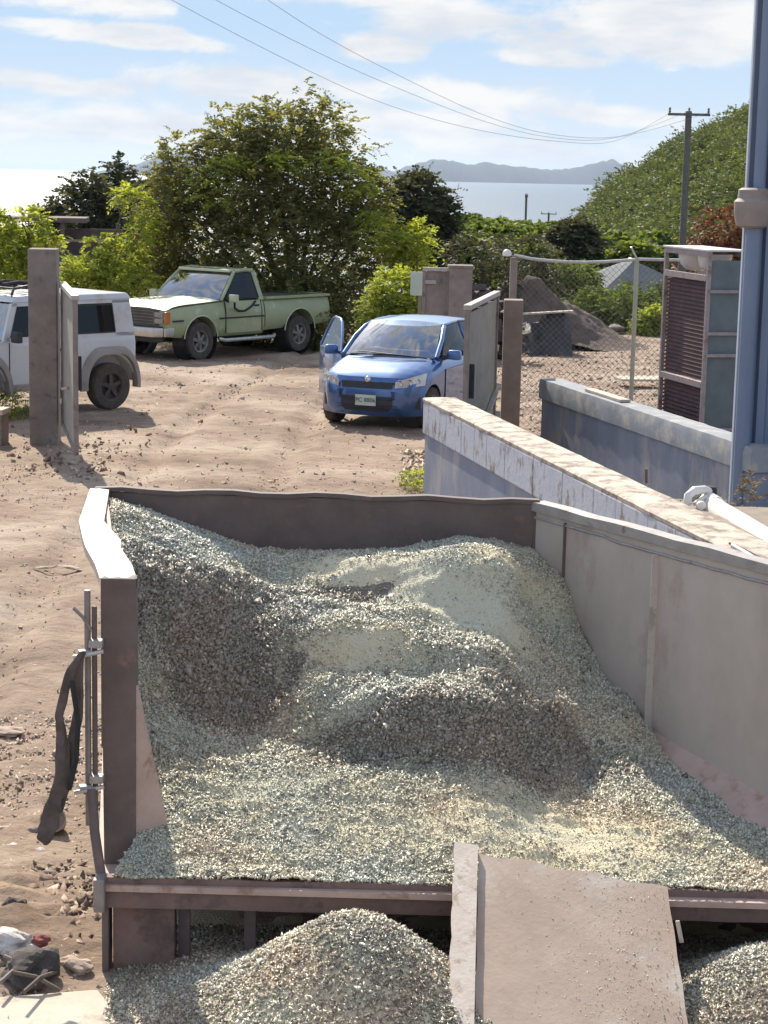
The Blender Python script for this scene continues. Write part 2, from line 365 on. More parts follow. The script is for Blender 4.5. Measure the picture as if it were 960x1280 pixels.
# ------------------------------------------------------------------ the air of the bay
def haze():
    m = bpy.data.materials.new('haze_air'); m.use_nodes = True; nt = m.node_tree; nt.nodes.clear()
    out = nt.nodes.new('ShaderNodeOutputMaterial'); v = nt.nodes.new('ShaderNodeVolumePrincipled'); v.inputs['Color'].default_value = (.66, .80, 1, 1); v.inputs['Density'].default_value = HAZE; v.inputs['Anisotropy'].default_value = .2
    nt.links.new(v.outputs[0], out.inputs['Volume'])
    MB().hexa([(-26000, -300, -37), (26000, -300, -37), (26000, 42000, -37), (-26000, 42000, -37)], [(-26000, -300, 190), (26000, -300, 190), (26000, 42000, 190), (-26000, 42000, 190)]).build('haze', m, kind='stuff')
HAZE = 3.1e-5
haze()

# ------------------------------------------------------------------ foliage
def leaf_mat(name, c1, c2, tr=0.42):
    return mat(name, c1, c2, 0.6, 0, 1.3, spec=0.15, transl=tr, rnd=True, det=3)
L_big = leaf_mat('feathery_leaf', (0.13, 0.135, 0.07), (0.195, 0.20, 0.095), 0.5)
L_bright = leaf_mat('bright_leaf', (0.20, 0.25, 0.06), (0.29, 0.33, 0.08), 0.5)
L_dark = leaf_mat('dark_leaf', (0.06, 0.066, 0.046), (0.09, 0.095, 0.06), 0.25)
L_mid = leaf_mat('mid_leaf', (0.085, 0.12, 0.04), (0.14, 0.18, 0.06), 0.4)
L_hill = leaf_mat('hill_leaf', (0.095, 0.12, 0.05), (0.16, 0.185, 0.075), 0.25)
def sprays(P, Dr, length, nl, leaf, droop=0.5, rs=None):
    """compound leaves: every spray is a drooping rachis carrying nl small leaflets"""
    rs = rs or rng; n = len(P); P = np.asarray(P); Dr = np.asarray(Dr); Dr = Dr/np.linalg.norm(Dr, axis=1, keepdims=True)
    up = np.array([0, 0, 1.0]); side = np.cross(Dr, up); side /= (np.linalg.norm(side, axis=1, keepdims=True) + 1e-6)
    ln = length*(0.6 + 0.8*rs.random(n)); V = []; rn = []; base = rs.random(n)
    for k in range(nl):
        t = (k//2 + 1)/(nl/2.0); sg = 1 if k % 2 else -1
        c = P + Dr*(ln*t)[:, None] + up*(-droop*ln*t*t)[:, None]
        ax = side*sg*0.9 + Dr*0.45 + up*(rs.normal(0, 0.28, n) - 0.25)[:, None]; ax /= np.linalg.norm(ax, axis=1, keepdims=True)
        w = np.cross(ax, Dr + rs.normal(0, 0.35, (n, 3))); w /= (np.linalg.norm(w, axis=1, keepdims=True) + 1e-6)
        w = np.cross(ax, w)*0.6 + w*0.4; w /= (np.linalg.norm(w, axis=1, keepdims=True) + 1e-6)
        lf = (leaf*(0.7 + 0.6*rs.random(n)))[:, None]
        V.append(np.stack([c, c + ax*lf*0.5 + w*lf*0.26, c + ax*lf, c + ax*lf*0.5 - w*lf*0.26], 1)); rn.append(np.clip(base*0.7 + rs.random(n)*0.3, 0, 1))
    V = np.concatenate(V).reshape(-1, 3); F = np.arange(len(V)).reshape(-1, 4)
    return V, F, np.concatenate(rn)
def crown_points(lobes, n, seed, shell=0.55):
    """lobes: (x,y,z,rx,ry,rz); returns points near their shells and outward directions, lobes eaten by noise"""
    rs = np.random.default_rng(seed); A = np.array(lobes, float); wt = A[:, 3]*A[:, 4]*A[:, 5]; wt = wt**0.67; wt /= wt.sum()
    k = rs.choice(len(A), n, p=wt); d = rs.normal(0, 1, (n, 3)); d /= np.linalg.norm(d, axis=1, keepdims=True)
    r = shell + (1 - shell)*rs.random(n)**0.5; r *= 1 + 0.22*rs.normal(0, 1, n)*(rs.random(n) < 0.4)
    ph = np.sin(d[:, 0]*5 + k*2.1)*np.cos(d[:, 2]*6 + k)*0.12; r *= 1 + ph
    P = A[k, :3] + d*A[k, 3:6]*r[:, None]; dd = d + np.array([0, 0, 0.15]) + rs.normal(0, 0.35, (n, 3))
    return P, dd
def tree(name, base, lobes, n, length, nl, leaf, lm, label, cat='tree', group=None, trunk_r=0.12, seed=1, droop=0.5, shell=0.5, gz=None, branches=True):
    bx, by = base; bz = float(ground_z(bx, by)) if gz is None else gz
    t = empty(name, (bx, by, bz), label=label, cat=cat, group=group)
    loc = [(a[0], a[1], a[2], a[3], a[4], a[5]) for a in lobes]
    P, dd = crown_points(loc, n, seed, shell); keep = P[:, 2] > 0.05; P, dd = P[keep], dd[keep]
    V, F, rn = sprays(P, dd, length, nl, leaf, droop, np.random.default_rng(seed + 50))
    np_mesh('crown', V, F, lm, t, rn)
    b = MB(); rs = random.Random(seed)
    for (x, y, z, rx, ry, rz) in loc:
        pts = [(rs.uniform(-.15, .15)*trunk_r*4, rs.uniform(-.15, .15)*trunk_r*4, -0.1)]
        for q in (0.3, 0.6, 0.85, 1.05): pts.append((x*q**1.3 + rs.uniform(-.1, .1)*rx, y*q**1.3 + rs.uniform(-.1, .1)*ry, z*q + rs.uniform(-.05, .05)*rz))
        b.tube(pts, [trunk_r, trunk_r*0.75, trunk_r*0.5, trunk_r*0.32, trunk_r*0.12], 6)
        if branches:
            for _ in range(3):
                a = rs.uniform(0, 6.28); e = Vector((x + math.cos(a)*rx*.85, y + math.sin(a)*ry*.85, z + rs.uniform(-.3, .8)*rz)); s0 = Vector(pts[3])
                b.tube([s0, s0.lerp(e, 0.5) + Vector((0, 0, 0.08*rz)), e], [trunk_r*0.3, trunk_r*0.2, trunk_r*0.06], 5)
    b.build('trunk', M_bark, t, smooth=60)
    return t
def build_plants():
    # big feathery tree behind the pickup  (pixel scale there: 1 px = 17.5 mm)
    s = 42.0/FPX
    def lob(u, v, ru, rv, dy=0, y=42.0):
        p = D(u, v, y + dy); return p, ru*y/FPX, rv*y/FPX
    bp = D(365, 430, 42.5); bz = float(ground_z(bp.x, 42.5))
    L0 = []
    for (u, v, ru, rv, dy) in [(205, 300, 34, 48, .1), (222, 205, 26, 30, .2), (250, 300, 62, 75, .2), (330, 330, 80, 95, .0), (405, 335, 72, 92, .2), (450, 300, 36, 56, .5), (300, 225, 70, 60, .2), (370, 215, 70, 62, .4),
                               (425, 240, 50, 48, .3), (345, 165, 45, 36, .5), (290, 180, 40, 35, .3), (405, 165, 34, 34, .6), (215, 245, 34, 40, 0), (462, 252, 26, 30, .3), (380, 395, 95, 48, -.1), (240, 370, 60, 50, .2)]:
        p, rx, rz = lob(u, v, ru, rv, dy); L0.append((p.x - bp.x, p.y - 42.5, p.z - bz, rx, rx*0.8, rz))
    t = tree('feathery_tree', (bp.x, 42.5), L0, 9000, 0.34, 14, 0.085, L_big, 'big feathery leaved tree rising behind the pale green pickup truck', seed=3, trunk_r=0.075, droop=0.45, shell=0.30, branches=False)
    # whips standing above the crown
    W = []; WD = []
    b = MB()
    for (u, v, u2, v2) in [(395, 140, 392, 95), (400, 150, 415, 122), (345, 150, 335, 128), (295, 160, 285, 130), (265, 190, 255, 165), (440, 205, 465, 178), (470, 230, 492, 196), (205, 235, 190, 208), (375, 140, 370, 120), (320, 150, 312, 128), (425, 170, 436, 150)]:
        a = D(u, v, 42.6) - Vector((bp.x, 42.5, bz)); c = D(u2, v2, 42.4) - Vector((bp.x, 42.5, bz)); b.tube([a, a.lerp(c, .5) + Vector((.03, 0, 0)), c], [.02, .013, .005], 5)
        for k in range(14):
            q = a.lerp(c, random.uniform(.1, 1)); W.append(q); WD.append((random.uniform(-1, 1), random.uniform(-1, 1), random.uniform(-.1, .5)))
    V, F, rn = sprays([tuple(p) for p in W], WD, 0.3, 14, 0.08, 0.5); np_mesh('top_shoots', V, F, L_big, t, rn); [None for _ in ()]
    # sunlit sprays left and right of the crown, sun put into the leaf colour: part of the same tree
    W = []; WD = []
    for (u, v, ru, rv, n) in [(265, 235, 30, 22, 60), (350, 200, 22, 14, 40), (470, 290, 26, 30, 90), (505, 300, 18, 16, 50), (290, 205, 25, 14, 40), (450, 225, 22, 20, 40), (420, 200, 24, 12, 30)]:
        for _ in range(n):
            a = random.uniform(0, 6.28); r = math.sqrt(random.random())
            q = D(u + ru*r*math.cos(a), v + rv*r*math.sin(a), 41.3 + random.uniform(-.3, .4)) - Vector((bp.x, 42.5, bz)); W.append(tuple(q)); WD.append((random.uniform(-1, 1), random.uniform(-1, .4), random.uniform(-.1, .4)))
    V, F, rn = sprays(W, WD, 0.32, 14, 0.085, 0.5); np_mesh('sunlit_leaves', V, F, L_bright, t, rn)
    def bush(name, label, spots, ybase, n, lm, length=.3, nl=12, leaf=.09, seed=1, cat='bush', group=None, tr=.05, shell=.4, ub=None):
        u0 = ub or spots[0][0]; b0 = D(u0, 400, ybase); z0 = float(ground_z(b0.x, ybase)); LB = []
        for (u, v, ru, rv, dy) in spots:
            p = D(u, v, ybase + dy); LB.append((p.x - b0.x, dy, p.z - z0, ru*ybase/FPX, ru*ybase/FPX*.8, rv*ybase/FPX))
        return tree(name, (b0.x, ybase), LB, n, length, nl, leaf, lm, label, cat, group, tr, seed, .4, shell)
    bush('leafy_shrub', 'bright green layered shrub left of the concrete gate pillar', [(36, 276, 17, 11, 0), (58, 300, 14, 9, 0), (45, 318, 20, 14, 0), (12, 318, 22, 28, 0), (-10, 290, 22, 22, 0), (20, 360, 36, 26, 0)], 35.0, 750, L_bright, .25, 12, .085, 11)
    bush('leafy_shrub', 'bright yellow green shrub between the gate pillar and the pickup', [(110, 335, 28, 12, 0), (150, 318, 28, 10, .3), (95, 352, 26, 18, 0), (150, 350, 40, 16, 0), (172, 292, 14, 12, .2), (160, 243, 18, 6, .4), (125, 304, 12, 5, .3), (185, 270, 12, 10, .4)], 40.5, 1000, L_bright, .25, 12, .085, 12)
    bush('leafy_shrub', 'yellow green shrub directly behind the blue car roof', [(495, 365, 26, 24, 0), (478, 385, 22, 22, 0), (512, 378, 20, 22, 0), (495, 400, 30, 25, 0)], 37.0, 800, L_bright, .26, 12, .085, 13)
    bush('leafy_shrub', 'yellow leaved young shrub between the sign and the far dark tree', [(522, 300, 16, 18, 0), (512, 330, 14, 22, 0)], 41.5, 220, L_bright, .3, 12, .09, 14)
    bush('round_tree', 'dark round crowned tree in front of the sea, right of the feathery tree', [(520, 255, 34, 32, 0), (545, 272, 22, 26, 0), (505, 290, 30, 34, 0), (535, 300, 30, 24, 0)], 60.0, 2200, L_dark, .4, 10, .16, 15, 'tree', tr=.16)
    for i, (sp, y, s_) in enumerate([([(100, 270, 30, 30, 0), (112, 240, 18, 18, 0), (95, 310, 40, 30, 0)], 58, 16), ([(150, 255, 26, 34, 0), (146, 225, 12, 20, 0), (155, 300, 34, 34, 0)], 60, 17),
                                     ([(195, 262, 26, 36, 0), (185, 320, 34, 40, 0)], 57, 18), ([(62, 285, 16, 22, 0), (60, 320, 26, 26, 0)], 56, 19)]):
        bush('dark_tree', ['dark tree under the sea glare between the gate pillar and the bright shrub', 'tall thin topped dark tree standing against the sea glare',
                           'dark tree merging with the left edge of the feathery tree', 'small dark tree just right of the wooden deck'][i], sp, y, 1100, L_dark, .45, 10, .15, s_, 'tree', 'dark trees on the left', .1)
    # belt of trees between the yard and the bay
    rs = random.Random(5)
    belt = [(572, 300, 30, 24, 78), (600, 292, 28, 22, 90), (628, 298, 26, 24, 84), (585, 278, 22, 12, 130), (618, 281, 22, 12, 140), (652, 286, 24, 12, 125), (676, 292, 22, 14, 110),
            (655, 312, 28, 20, 80), (690, 284, 22, 9, 150), (745, 306, 22, 14, 95), (768, 303, 22, 16, 88), (795, 310, 22, 14, 82), (816, 302, 22, 16, 90), (560, 280, 16, 14, 120), (735, 286, 16, 10, 140)]
    nm = ['leftmost', 'second', 'third', 'fourth', 'fifth', 'sixth', 'seventh', 'eighth', 'ninth', 'tenth', 'eleventh', 'twelfth', 'thirteenth', 'fourteenth', 'last']
    order = sorted(range(len(belt)), key=lambda i: belt[i][0])
    for i, (u, v, ru, rv, y) in enumerate(belt):
        bush('valley_tree', 'mid green tree of the belt below the bay, %s from the left' % nm[order.index(i)], [(u, v + 11, ru, rv*.8, 0), (u - ru*.5, v + 9 + rv*.5, ru*.7, rv*.8, 0), (u + ru*.5, v + 9 + rv*.6, ru*.7, rv*.8, 0)],
             y, 900, L_mid, .012*y*.5, 8, .0036*y, 40 + i, 'tree', 'trees between the yard and the bay', .12)
    bush('round_tree', 'dark round tree standing alone above the chain link fence', [(716, 300, 27, 20, 0), (716, 318, 26, 16, 0)], 72, 1500, L_dark, .35, 10, .17, 66, 'tree', tr=.15)
    # scrub behind the fence
    for i, (u, v, ru, rv, y, lb) in enumerate([(700, 352, 26, 20, 52, 'pale green bush behind the fence, above the dirt mound'), (738, 385, 30, 22, 50, 'olive bush behind the fence between mound and fence post'),
                                               (790, 385, 34, 26, 49, 'wide olive bush behind the fence post below the grey roof'), (815, 405, 16, 18, 47.5, 'bright green bush beside the louvred rack, behind the fence'),
                                               (725, 350, 22, 18, 55, 'green bush behind the fence left of the grey roof'), (668, 318, 16, 8, 56, 'low yellow green bush above the fence rail'), (835, 385, 22, 30, 50, 'olive bush half hidden by the louvred rack')]):
        bush('fence_bush', lb, [(u, v, ru, rv, 0), (u - ru*.4, v + rv*.4, ru*.7, rv*.7, 0), (u + ru*.5, v + rv*.4, ru*.6, rv*.7, 0)], y, 620, L_mid if i != 3 else L_bright, .26, 10, .09, 80 + i)
    # weeds
    def weed(x, y, z, r, h, n, lb, lm=L_bright, seed=1):
        tree('weed', (x, y), [(0, 0, h*.6, r, r, h*.5)], n, .10, 8, .035, lm, lb, 'plant', None, .006, seed, .3, .2, gz=z, branches=False)
    p = G(18, 520); weed(p.x, p.y - .3, 0, .22, .35, 160, 'yellow green weed growing at the low wall stub beside the left pillar', seed=101)
    p = G(6, 495, .3); weed(p.x, p.y + .6, 0, .2, .75, 110, 'weed standing behind the low wall stub at the picture edge', seed=102)
    p = G(520, 612); weed(p.x, p.y, 0, .15, .18, 90, 'small weed at the foot of the chipped wall end', seed=103)
    p = G(905, 690, .95); weed(p.x, p.y, .9, .11, .12, 90, 'small green weed between the chipped wall and the steel bin rim', seed=104)
    p = D(938, 648, 16.5); weed(p.x - .02, 16.5, p.z - .1, .1, .42, 60, 'dry weed growing at the foot of the blue grey cladding', leaf_mat('dry_leaf', (.13, .105, .075), (.20, .165, .12), .2), 105)
    p = D(885, 628, 17.4); weed(p.x, 17.4, p.z - .2, .25, .2, 60, 'straggly dry vine behind the white drain pipes', MATS['dry_leaf'], 106)
    # hillside on the right
    def hz(x, y):
        # ridge falling to the left
        a = x/y
        top = np.interp(a, [0.09, .099, .1167, .133, .146, .1625, .19, .25, .5], [-.034, -.027, -.009, .001, .0115, .020, .031, .055, .11])
        t = np.clip((y - 110)/160.0, 0, 1); zc = CAM_H + 270*top
        zb = -7.0
        return zb + (zc - zb)*(t*t*(3-2*t))**.8*1.0 - np.clip(y - 270, 0, 500)*0.25
    xs = np.linspace(.075, .32, 90); ysn = np.linspace(105, 380, 90); A, Yg = np.meshgrid(xs, ysn); Xg = A*Yg; Zg = hz(Xg, Yg)
    Zg = Zg + 1.0*fbm(Xg, Yg, .08, 3); Zg[:, 0] -= 15; Zg[0] -= 4
    n = 90; idx = np.arange(n*n).reshape(n, n); F = np.stack([idx[:-1, :-1], idx[:-1, 1:], idx[1:, 1:], idx[1:, :-1]], -1).reshape(-1, 4)
    tag(np_mesh('hillside', np.stack([Xg, Yg, Zg], -1).reshape(-1, 3), F, mat('hill_soil', (.05, .06, .03), (.08, .075, .045), 1, 0, .1), smooth=True), kind='structure')
    rs = np.random.default_rng(77); K = 1150; a = rs.uniform(.088, .215, K); y = 112 + 175*rs.random(K)**.8; x = a*y; z = hz(x, y) + 1.0*fbm(x, y, .08, 3)
    P = []; DD = []; CR = []
    for i in range(K):
        r = rs.uniform(.8, 2.3)*(1.5 if rs.random() < .2 else 1); m_ = 70; d = rs.normal(0, 1, (m_, 3)); d /= np.linalg.norm(d, axis=1, keepdims=True); d[:, 2] = np.abs(d[:, 2])
        P.append(np.array([x[i], y[i], z[i] + .2*r]) + d*np.array([r, r, r*.8])*(1 + .12*rs.normal(0, 1, (m_, 1)))); DD.append(d + rs.normal(0, .3, (m_, 3))); CR.append(np.full(m_, rs.random()))
    V, F, rn = sprays(np.concatenate(P), np.concatenate(DD),   .55, 6, .36, .2, rs); rn = .2*rn + .6*np.tile(np.concatenate(CR), 6)
    tag(np_mesh('hillside_scrub', V, F, L_hill, rnd=rn), kind='stuff', label='dense green scrub covering the hillside on the right')
build_plants()

# ------------------------------------------------------------------ vehicles
def prof(ctrl, x):
    """interpolate station rows (x, [(y,z)...]) at x"""
    xs = [c[0] for c in ctrl]
    n = len(ctrl[0][1]); out = []
    for j in range(n):
        out.append((float(np.interp(x, xs, [c[1][j][0] for c in ctrl])), float(np.interp(x, xs, [c[1][j][1] for c in ctrl]))))
    return out
def smooth_ctrl(ctrl, step):
    """resample stations densely with a Catmull-like smoothing along x"""
    ctrl = sorted(ctrl, key=lambda c: c[0]); xs = np.array([c[0] for c in ctrl]); X = np.unique(np.concatenate([np.arange(xs[0], xs[-1], step), xs]))
    n = len(ctrl[0][1]); res = []
    Yv = np.array([[p for p in c[1]] for c in ctrl])
    for x in X: res.append((float(x), [(float(np.interp(x, xs, Yv[:, j, 0])), float(np.interp(x, xs, Yv[:, j, 1]))) for j in range(n)]))
    return res
def loft_body(ctrl, name, m, parent, arches=(), step=.12, smooth=40, sub=0, bevel=0.0):
    C = smooth_ctrl(ctrl, step) if step else sorted(ctrl, key=lambda c: c[0])
    rows = []
    for x, P in C:
        ring = [(x, y, z) for (y, z) in P] + [(x, -y, z) for (y, z) in reversed(P) if y > 1e-6]
        rows.append(ring)
    n = len(rows[0]); vs = [p for r in rows for p in r]; fs = []
    for i in range(len(rows)-1):
        for k in range(n): fs.append((i*n+k, i*n+(k+1) % n, (i+1)*n+(k+1) % n, (i+1)*n+k))
    fs.append(tuple(range(n))); fs.append(tuple((len(rows)-1)*n + k for k in reversed(range(n))))
    o = MB().add(vs, fs).build(name, m, parent, smooth=smooth, bevel=bevel)
    cutters = []
    for (ax, az, ar, inner) in arches:
        for sgn in (-1, 1):
            c = MB(); c.lathe([(0, 0), (ar, 0), (ar, 1.0), (0, 1.0)], (0, 0, 0), n=36)
            co = c.build('cut', M_black); co.rotation_euler = (R(-90)*sgn, 0, 0)
            co.location = (ax, sgn*inner, az); cutters.append(co)
            md = o.modifiers.new('b', 'BOOLEAN'); md.operation = 'DIFFERENCE'; md.solver = 'EXACT'; md.object = co
    if cutters:
        par = o.parent; o.parent = None; bpy.context.view_layer.update()
        dg = bpy.context.evaluated_depsgraph_get(); me = bpy.data.meshes.new_from_object(o.evaluated_get(dg))
        o.modifiers.clear(); o.data = me; o.parent = par
        me.materials.clear(); me.materials.append(m)
        me.polygons.foreach_set('material_index', [0]*len(me.polygons)); me.polygons.foreach_set('use_smooth', [True]*len(me.polygons)); me.set_sharp_from_angle(angle=R(smooth))
        for c in cutters: bpy.data.objects.remove(c)
    return o
def quadpatch(P, nu=6, nv=6, bow=(0, 0, 0)):
    """bilinear patch of four corners with an outward bow"""
    a, b, c, d = [Vector(p) for p in P]; bow = Vector(bow); rows = []
    for i in range(nu+1):
        u = i/nu; row = []
        for j in range(nv+1):
            v = j/nv; q = a.lerp(b, v).lerp(d.lerp(c, v), u); row.append(q + bow*(4*u*(1-u))*(4*v*(1-v)))
        rows.append(row)
    return rows
def wheel(parent, x, y, r, w, side, mr, spokes=5, steer=0.0, dish=.02, rimk=.62):
    t = empty('wheel', (x, y, r), steer); t.parent = parent
    b = MB(); h = w/2; s = side
    b.lathe([(r*rimk, -h*.9), (r*.93, -h), (r*.985, -h*.7), (r, -h*.3), (r, h*.3), (r*.985, h*.7), (r*.93, h), (r*rimk, h*.9)], (0, 0, 0), 'Y', 36)
    b.build('tyre', M_tyre, t, smooth=50)
    b = MB(); o = s*(h*.72)
    b.lathe([(r*rimk, -h*.8), (r*(rimk+.015), h*.92*s), (r*(rimk-.05), h*.86*s), (r*(rimk-.09), o*.55)], (0, 0, 0), 'Y', 32)
    b.lathe([(r*(rimk-.09), o*.3), (r*.2, o*.3), (r*.001, o*.3)], (0, 0, 0), 'Y', 32)
    for k in range(spokes):
        a = 2*math.pi*k/spokes + .3; d = Vector((math.cos(a), 0, math.sin(a)))
        b.beam(d*r*.10 + Vector((0, o*.95, 0)), d*r*(rimk-.04) + Vector((0, o*.8, 0)), r*.17, .02, (0, 1, 0))
    b.lathe([(r*.17, o*.6), (r*.16, o*1.15), (.001, o*1.2)], (0, 0, 0), 'Y', 20)
    b.build('rim', mr, t, smooth=40)
M_wheelsteel = mat('dull_wheel_steel', (.18, .165, .15), (.28, .26, .24), .5, .5, 6)
M_whdark = mat('dark_wheel', (.06, .052, .048), (.09, .08, .072), .7, .2, 6)
G_tint = glassmat('tinted_window', (.05, .048, .05), .3)
G_clear = glassmat('clear_window', (.55, .62, .62), .5)
G_side = glassmat('side_window', (.45, .45, .46), .22)
G_shield = glassmat('windscreen_glass', (.42, .47, .47), .72)
def paint(name, c, c2=None, coat=.8, rough=.4, dust=None, metal=0.0):
    return mat(name, c, c2 or c, rough, metal, 1.5, c3=dust, spots=.2 if dust else 0, sscale=2.2, coat=coat)
def cabin(t, ctrl, mbody, wins, mglass, inner, bows=None):
    pass
def frame_window(t, P, m_frame, m_glass, nm='side_window', bar=.035, bow=(0, 0, 0), out=(0, 0, 0)):
    """pane of four corners and, round it, a rubber seal"""
    o = MB().grid([[Vector(q) + Vector(out) for q in row] for row in quadpatch(P, 6, 6, bow)]).build(nm, m_glass, t, smooth=80)
    b = MB(); k = 10
    for i in range(4):
        a, c = Vector(P[i]) + Vector(out), Vector(P[(i+1) % 4]) + Vector(out)
        b.beam(a, c, .02, .02)
    b.build('window_seal', M_black, o)
    return o

# ---- blue hatchback with its right front door open
def blue_car():
    hd = R(250); t = empty('hatchback_car', (0.34, 28.32, float(ground_z(0, 28.3))), hd,
              label='small blue hatchback facing the camera with its passenger door open', cat='car')
    mb = paint('blue_paint', (.05, .12, .30), (.06, .14, .34), 1.0, .33, metal=.55)
    S = lambda w, zb, zs, zt, e=.78: [(0, zb), (w*.86, zb), (w*.97, zb+.10), (w, zb+.28), (w, zs-.06), (w*.985, zs), (w*.93, zs+(zt-zs)*.45), (w*e, zs+(zt-zs)*.88), (w*.4, zt-.004), (0, zt)]
    ctrl = [(-1.80, S(.60, .32, .72, .84)), (-1.74, S(.70, .25, .80, .98)), (-1.5, S(.775, .20, .86, 1.0)), (-.9, S(.795, .17, .88, 1.0)), (0, S(.797, .17, .87, .99)), (.5, S(.795, .17, .86, .985)),
            (.80, S(.79, .17, .84, .99)), (1.0, S(.785, .17, .81, .955)), (1.25, S(.775, .18, .775, .905)), (1.45, S(.75, .19, .73, .855)), (1.60, S(.70, .20, .68, .79)), (1.70, S(.63, .21, .62, .72)), (1.77, S(.53, .23, .56, .645)), (1.80, S(.42, .27, .50, .575))]
    loft_body(ctrl, 'body', mb, t, [(1.19, .29, .335, .55), (-1.20, .29, .335, .55)], smooth=50)
    # greenhouse: pillars and roof as one shell with window openings
    zb, W0, W1 = .965, .735, .545
    A0 = (.86, W0, .965); A1 = (.16, W1+.015, 1.385); B1 = (-.42, W1+.01, 1.42); B0 = (-.45, W0+.01, .975); C0 = (-1.42, W0-.02, 1.0); C1 = (-1.28, W1-.015, 1.375)
    M = lambda p: (p[0], -p[1], p[2])
    b = MB()
    for f in (lambda p: p, M):
        b.tube([f((.90, W0-.03, .955)), f((.55, .665, 1.19)), f((.30, .60, 1.325)), f((.14, .562, 1.365)), f((-.1, .56, 1.385)), f((-.6, .558, 1.39)), f((-1.1, .55, 1.37)), f((-1.38, .54, 1.31)), f((-1.62, .62, 1.02))], [.036, .034, .034, .036, .036, .036, .036, .06, .07], 8)
        b.tube([f((-.44, W0+.02, .96)), f((-.43, .66, 1.22)), f((-.42, .568, 1.41))], .03, 6)
    # roof skin
    rows = []
    for i in range(13):
        s_ = i/12; x = .17 - s_*1.60; row = []
        zc = 1.462 - .10*(2*s_-.85)**2 - (0.04 if s_ < .05 else 0); 
        for j in range(15):
            q = (j/14)*2-1; row.append((x + .10*(1-q*q)*(1 if s_ < .5 else -1)*(abs(s_-.5)*2)**2, q*.585, zc - (zc-1.40 + .06*(s_ > .93))*abs(q)**3.2))
        rows.append(row)
    b.grid(rows)
    rear = quadpatch([(-1.45, .56, 1.37), (-1.45, -.56, 1.37), (-1.68, -.66, .98), (-1.68, .66, .98)], 4, 4); b.grid(rear)
    b.build('roof', mb, t, smooth=50)
    ws = []
    for i in range(9):
        s_ = i/8; row = []
        for j in range(13):
            q = (j/12)*2-1; w = (W0-.045)*(1-s_) + (W1)*s_
            row.append((.93 - .72*s_ + .13*(1-q*q)*(1-.2*s_) - .02, q*w, .955 + .445*s_ + .035*(1-q*q) + .02*math.sin(s_*math.pi)))
        ws.append(row)
    w = MB().grid(ws).build('windscreen', G_shield, t, smooth=80)
    b = MB(); b.tube([(1.02, -.55, .975), (1.05, -.2, .99), (1.05, .2, .99), (1.0, .6, .965)], .012, 6); b.tube([(1.05, .1, 1.0), (.98, -.45, 1.02)], .008, 5); b.build('wiper', M_black, t)
    for f, out in ((lambda p: p, .01), (M, -.01)):
        if f((0, 1, 0))[1] > 0: frame_window(t, [f((.72, W0-.01, .985)), f((-.43, W0+.012, .995)), f((-.41, W1+.035, 1.40)), f((.17, W1+.035, 1.37))], M_black, G_side, out=(0, out, 0), bow=(0, .02, 0))
        frame_window(t, [f((-.48, W0+.012, .995)), f((-1.36, W0-.02, 1.02)), f((-1.22, W1+.02, 1.36)), f((-.46, W1+.035, 1.40))], M_black, G_side, out=(0, out, 0), bow=(0, .02 if out > 0 else -.02, 0))
    # interior
    b = MB(); b.box((.10, 0, .975), (1.5, 1.30, .02)); b.build('cabin_floor', M_black, t)
    b = MB(); b.box((.62, 0, .99), (.3, 1.25, .09), taper=.8); b.build('dashboard', M_black, t, bevel=.015)
    for y in (.34, -.34):
        s_ = MB().box((-.22, y, 1.02), (.12, .44, .34), taper=.9).build('seat', mat('grey_fabric', (.05, .05, .055), (.07, .07, .075), .9), t, bevel=.03)
        MB().box((-.24, y, 1.27), (.08, .24, .14), taper=.9).build('headrest', MATS['grey_fabric'], s_, bevel=.03)
    sw = MB(); sw.tube([(.40 + .05*math.sin(a), .34 + .17*math.cos(a), 1.04 + .15*math.sin(a)) for a in [k*2*math.pi/20 for k in range(21)]], .013, 6); sw.build('steering_wheel', M_black, t)
    # face: grille, lower intake, lamps, plate, emblem
    def nose(y, z):      # x of the bumper skin at height z and offset y (approximate)
        best = 0
        for x in np.arange(1.0, 1.801, .01):
            P = prof(sorted(ctrl), x); zs = [p[1] for p in P]; ys = [p[0] for p in P]
            if z < P[0][1] or z > P[-1][1]: continue
            k = max(p[0] for p in P) if z < P[5][1] and z > P[3][1] else float(np.interp(z, zs[1:], ys[1:]))
            if k >= abs(y): best = x
        return best
    # (front skin of the bumper: a curved shield, the nose's real outer surface)
    def shield(y0, y1, z0, z1, off, nu=14, nv=5, top=None):
        rows = []
        for i in range(nv+1):
            z = z0 + (z1-z0)*i/nv; row = []
            for j in range(nu+1):
                y = y0 + (y1-y0)*j/nu; ay = abs(y)/.78; x = 1.83 - .34*ay**3.2 - .10*max(0, (z-.52)/.25)**1.5 - .05*max(0, (.34-z)/.15)**1.5 + off
                row.append((x, y, z))
            rows.append(row)
        return rows
    MB().grid(shield(-.765, .765, .20, .735, 0, 24, 10)).build('front_bumper', mb, t, smooth=60)
    b = MB(); b.grid(shield(-.40, .40, .585, .675, .006)); b.build('grille', M_black, t, smooth=60)
    gi = MB().grid(shield(-.56, .56, .265, .475, .006)).build('lower_intake', mat('intake_black', (.03, .032, .045), (.045, .047, .06), .7), t, smooth=60)
    b = MB()
    for z in (.31, .35, .44): b.tube([p for p in shield(-.55, .55, z, z, .012, 12, 1)[0]], .006, 5)
    b.build('intake_bars', M_black, gi)
    pl = MB().grid(shield(-.153, .153, .345, .495, .018, 6, 2)).build('licence_plate', mat('plate_white', (.50, .58, .52), (.58, .64, .58), .5), t)
    cu = bpy.data.curves.new('plate_text', 'FONT'); cu.body = 'PC 8806'; cu.size = .085; cu.align_x = 'CENTER'; cu.align_y = 'CENTER'; cu.extrude = .0015
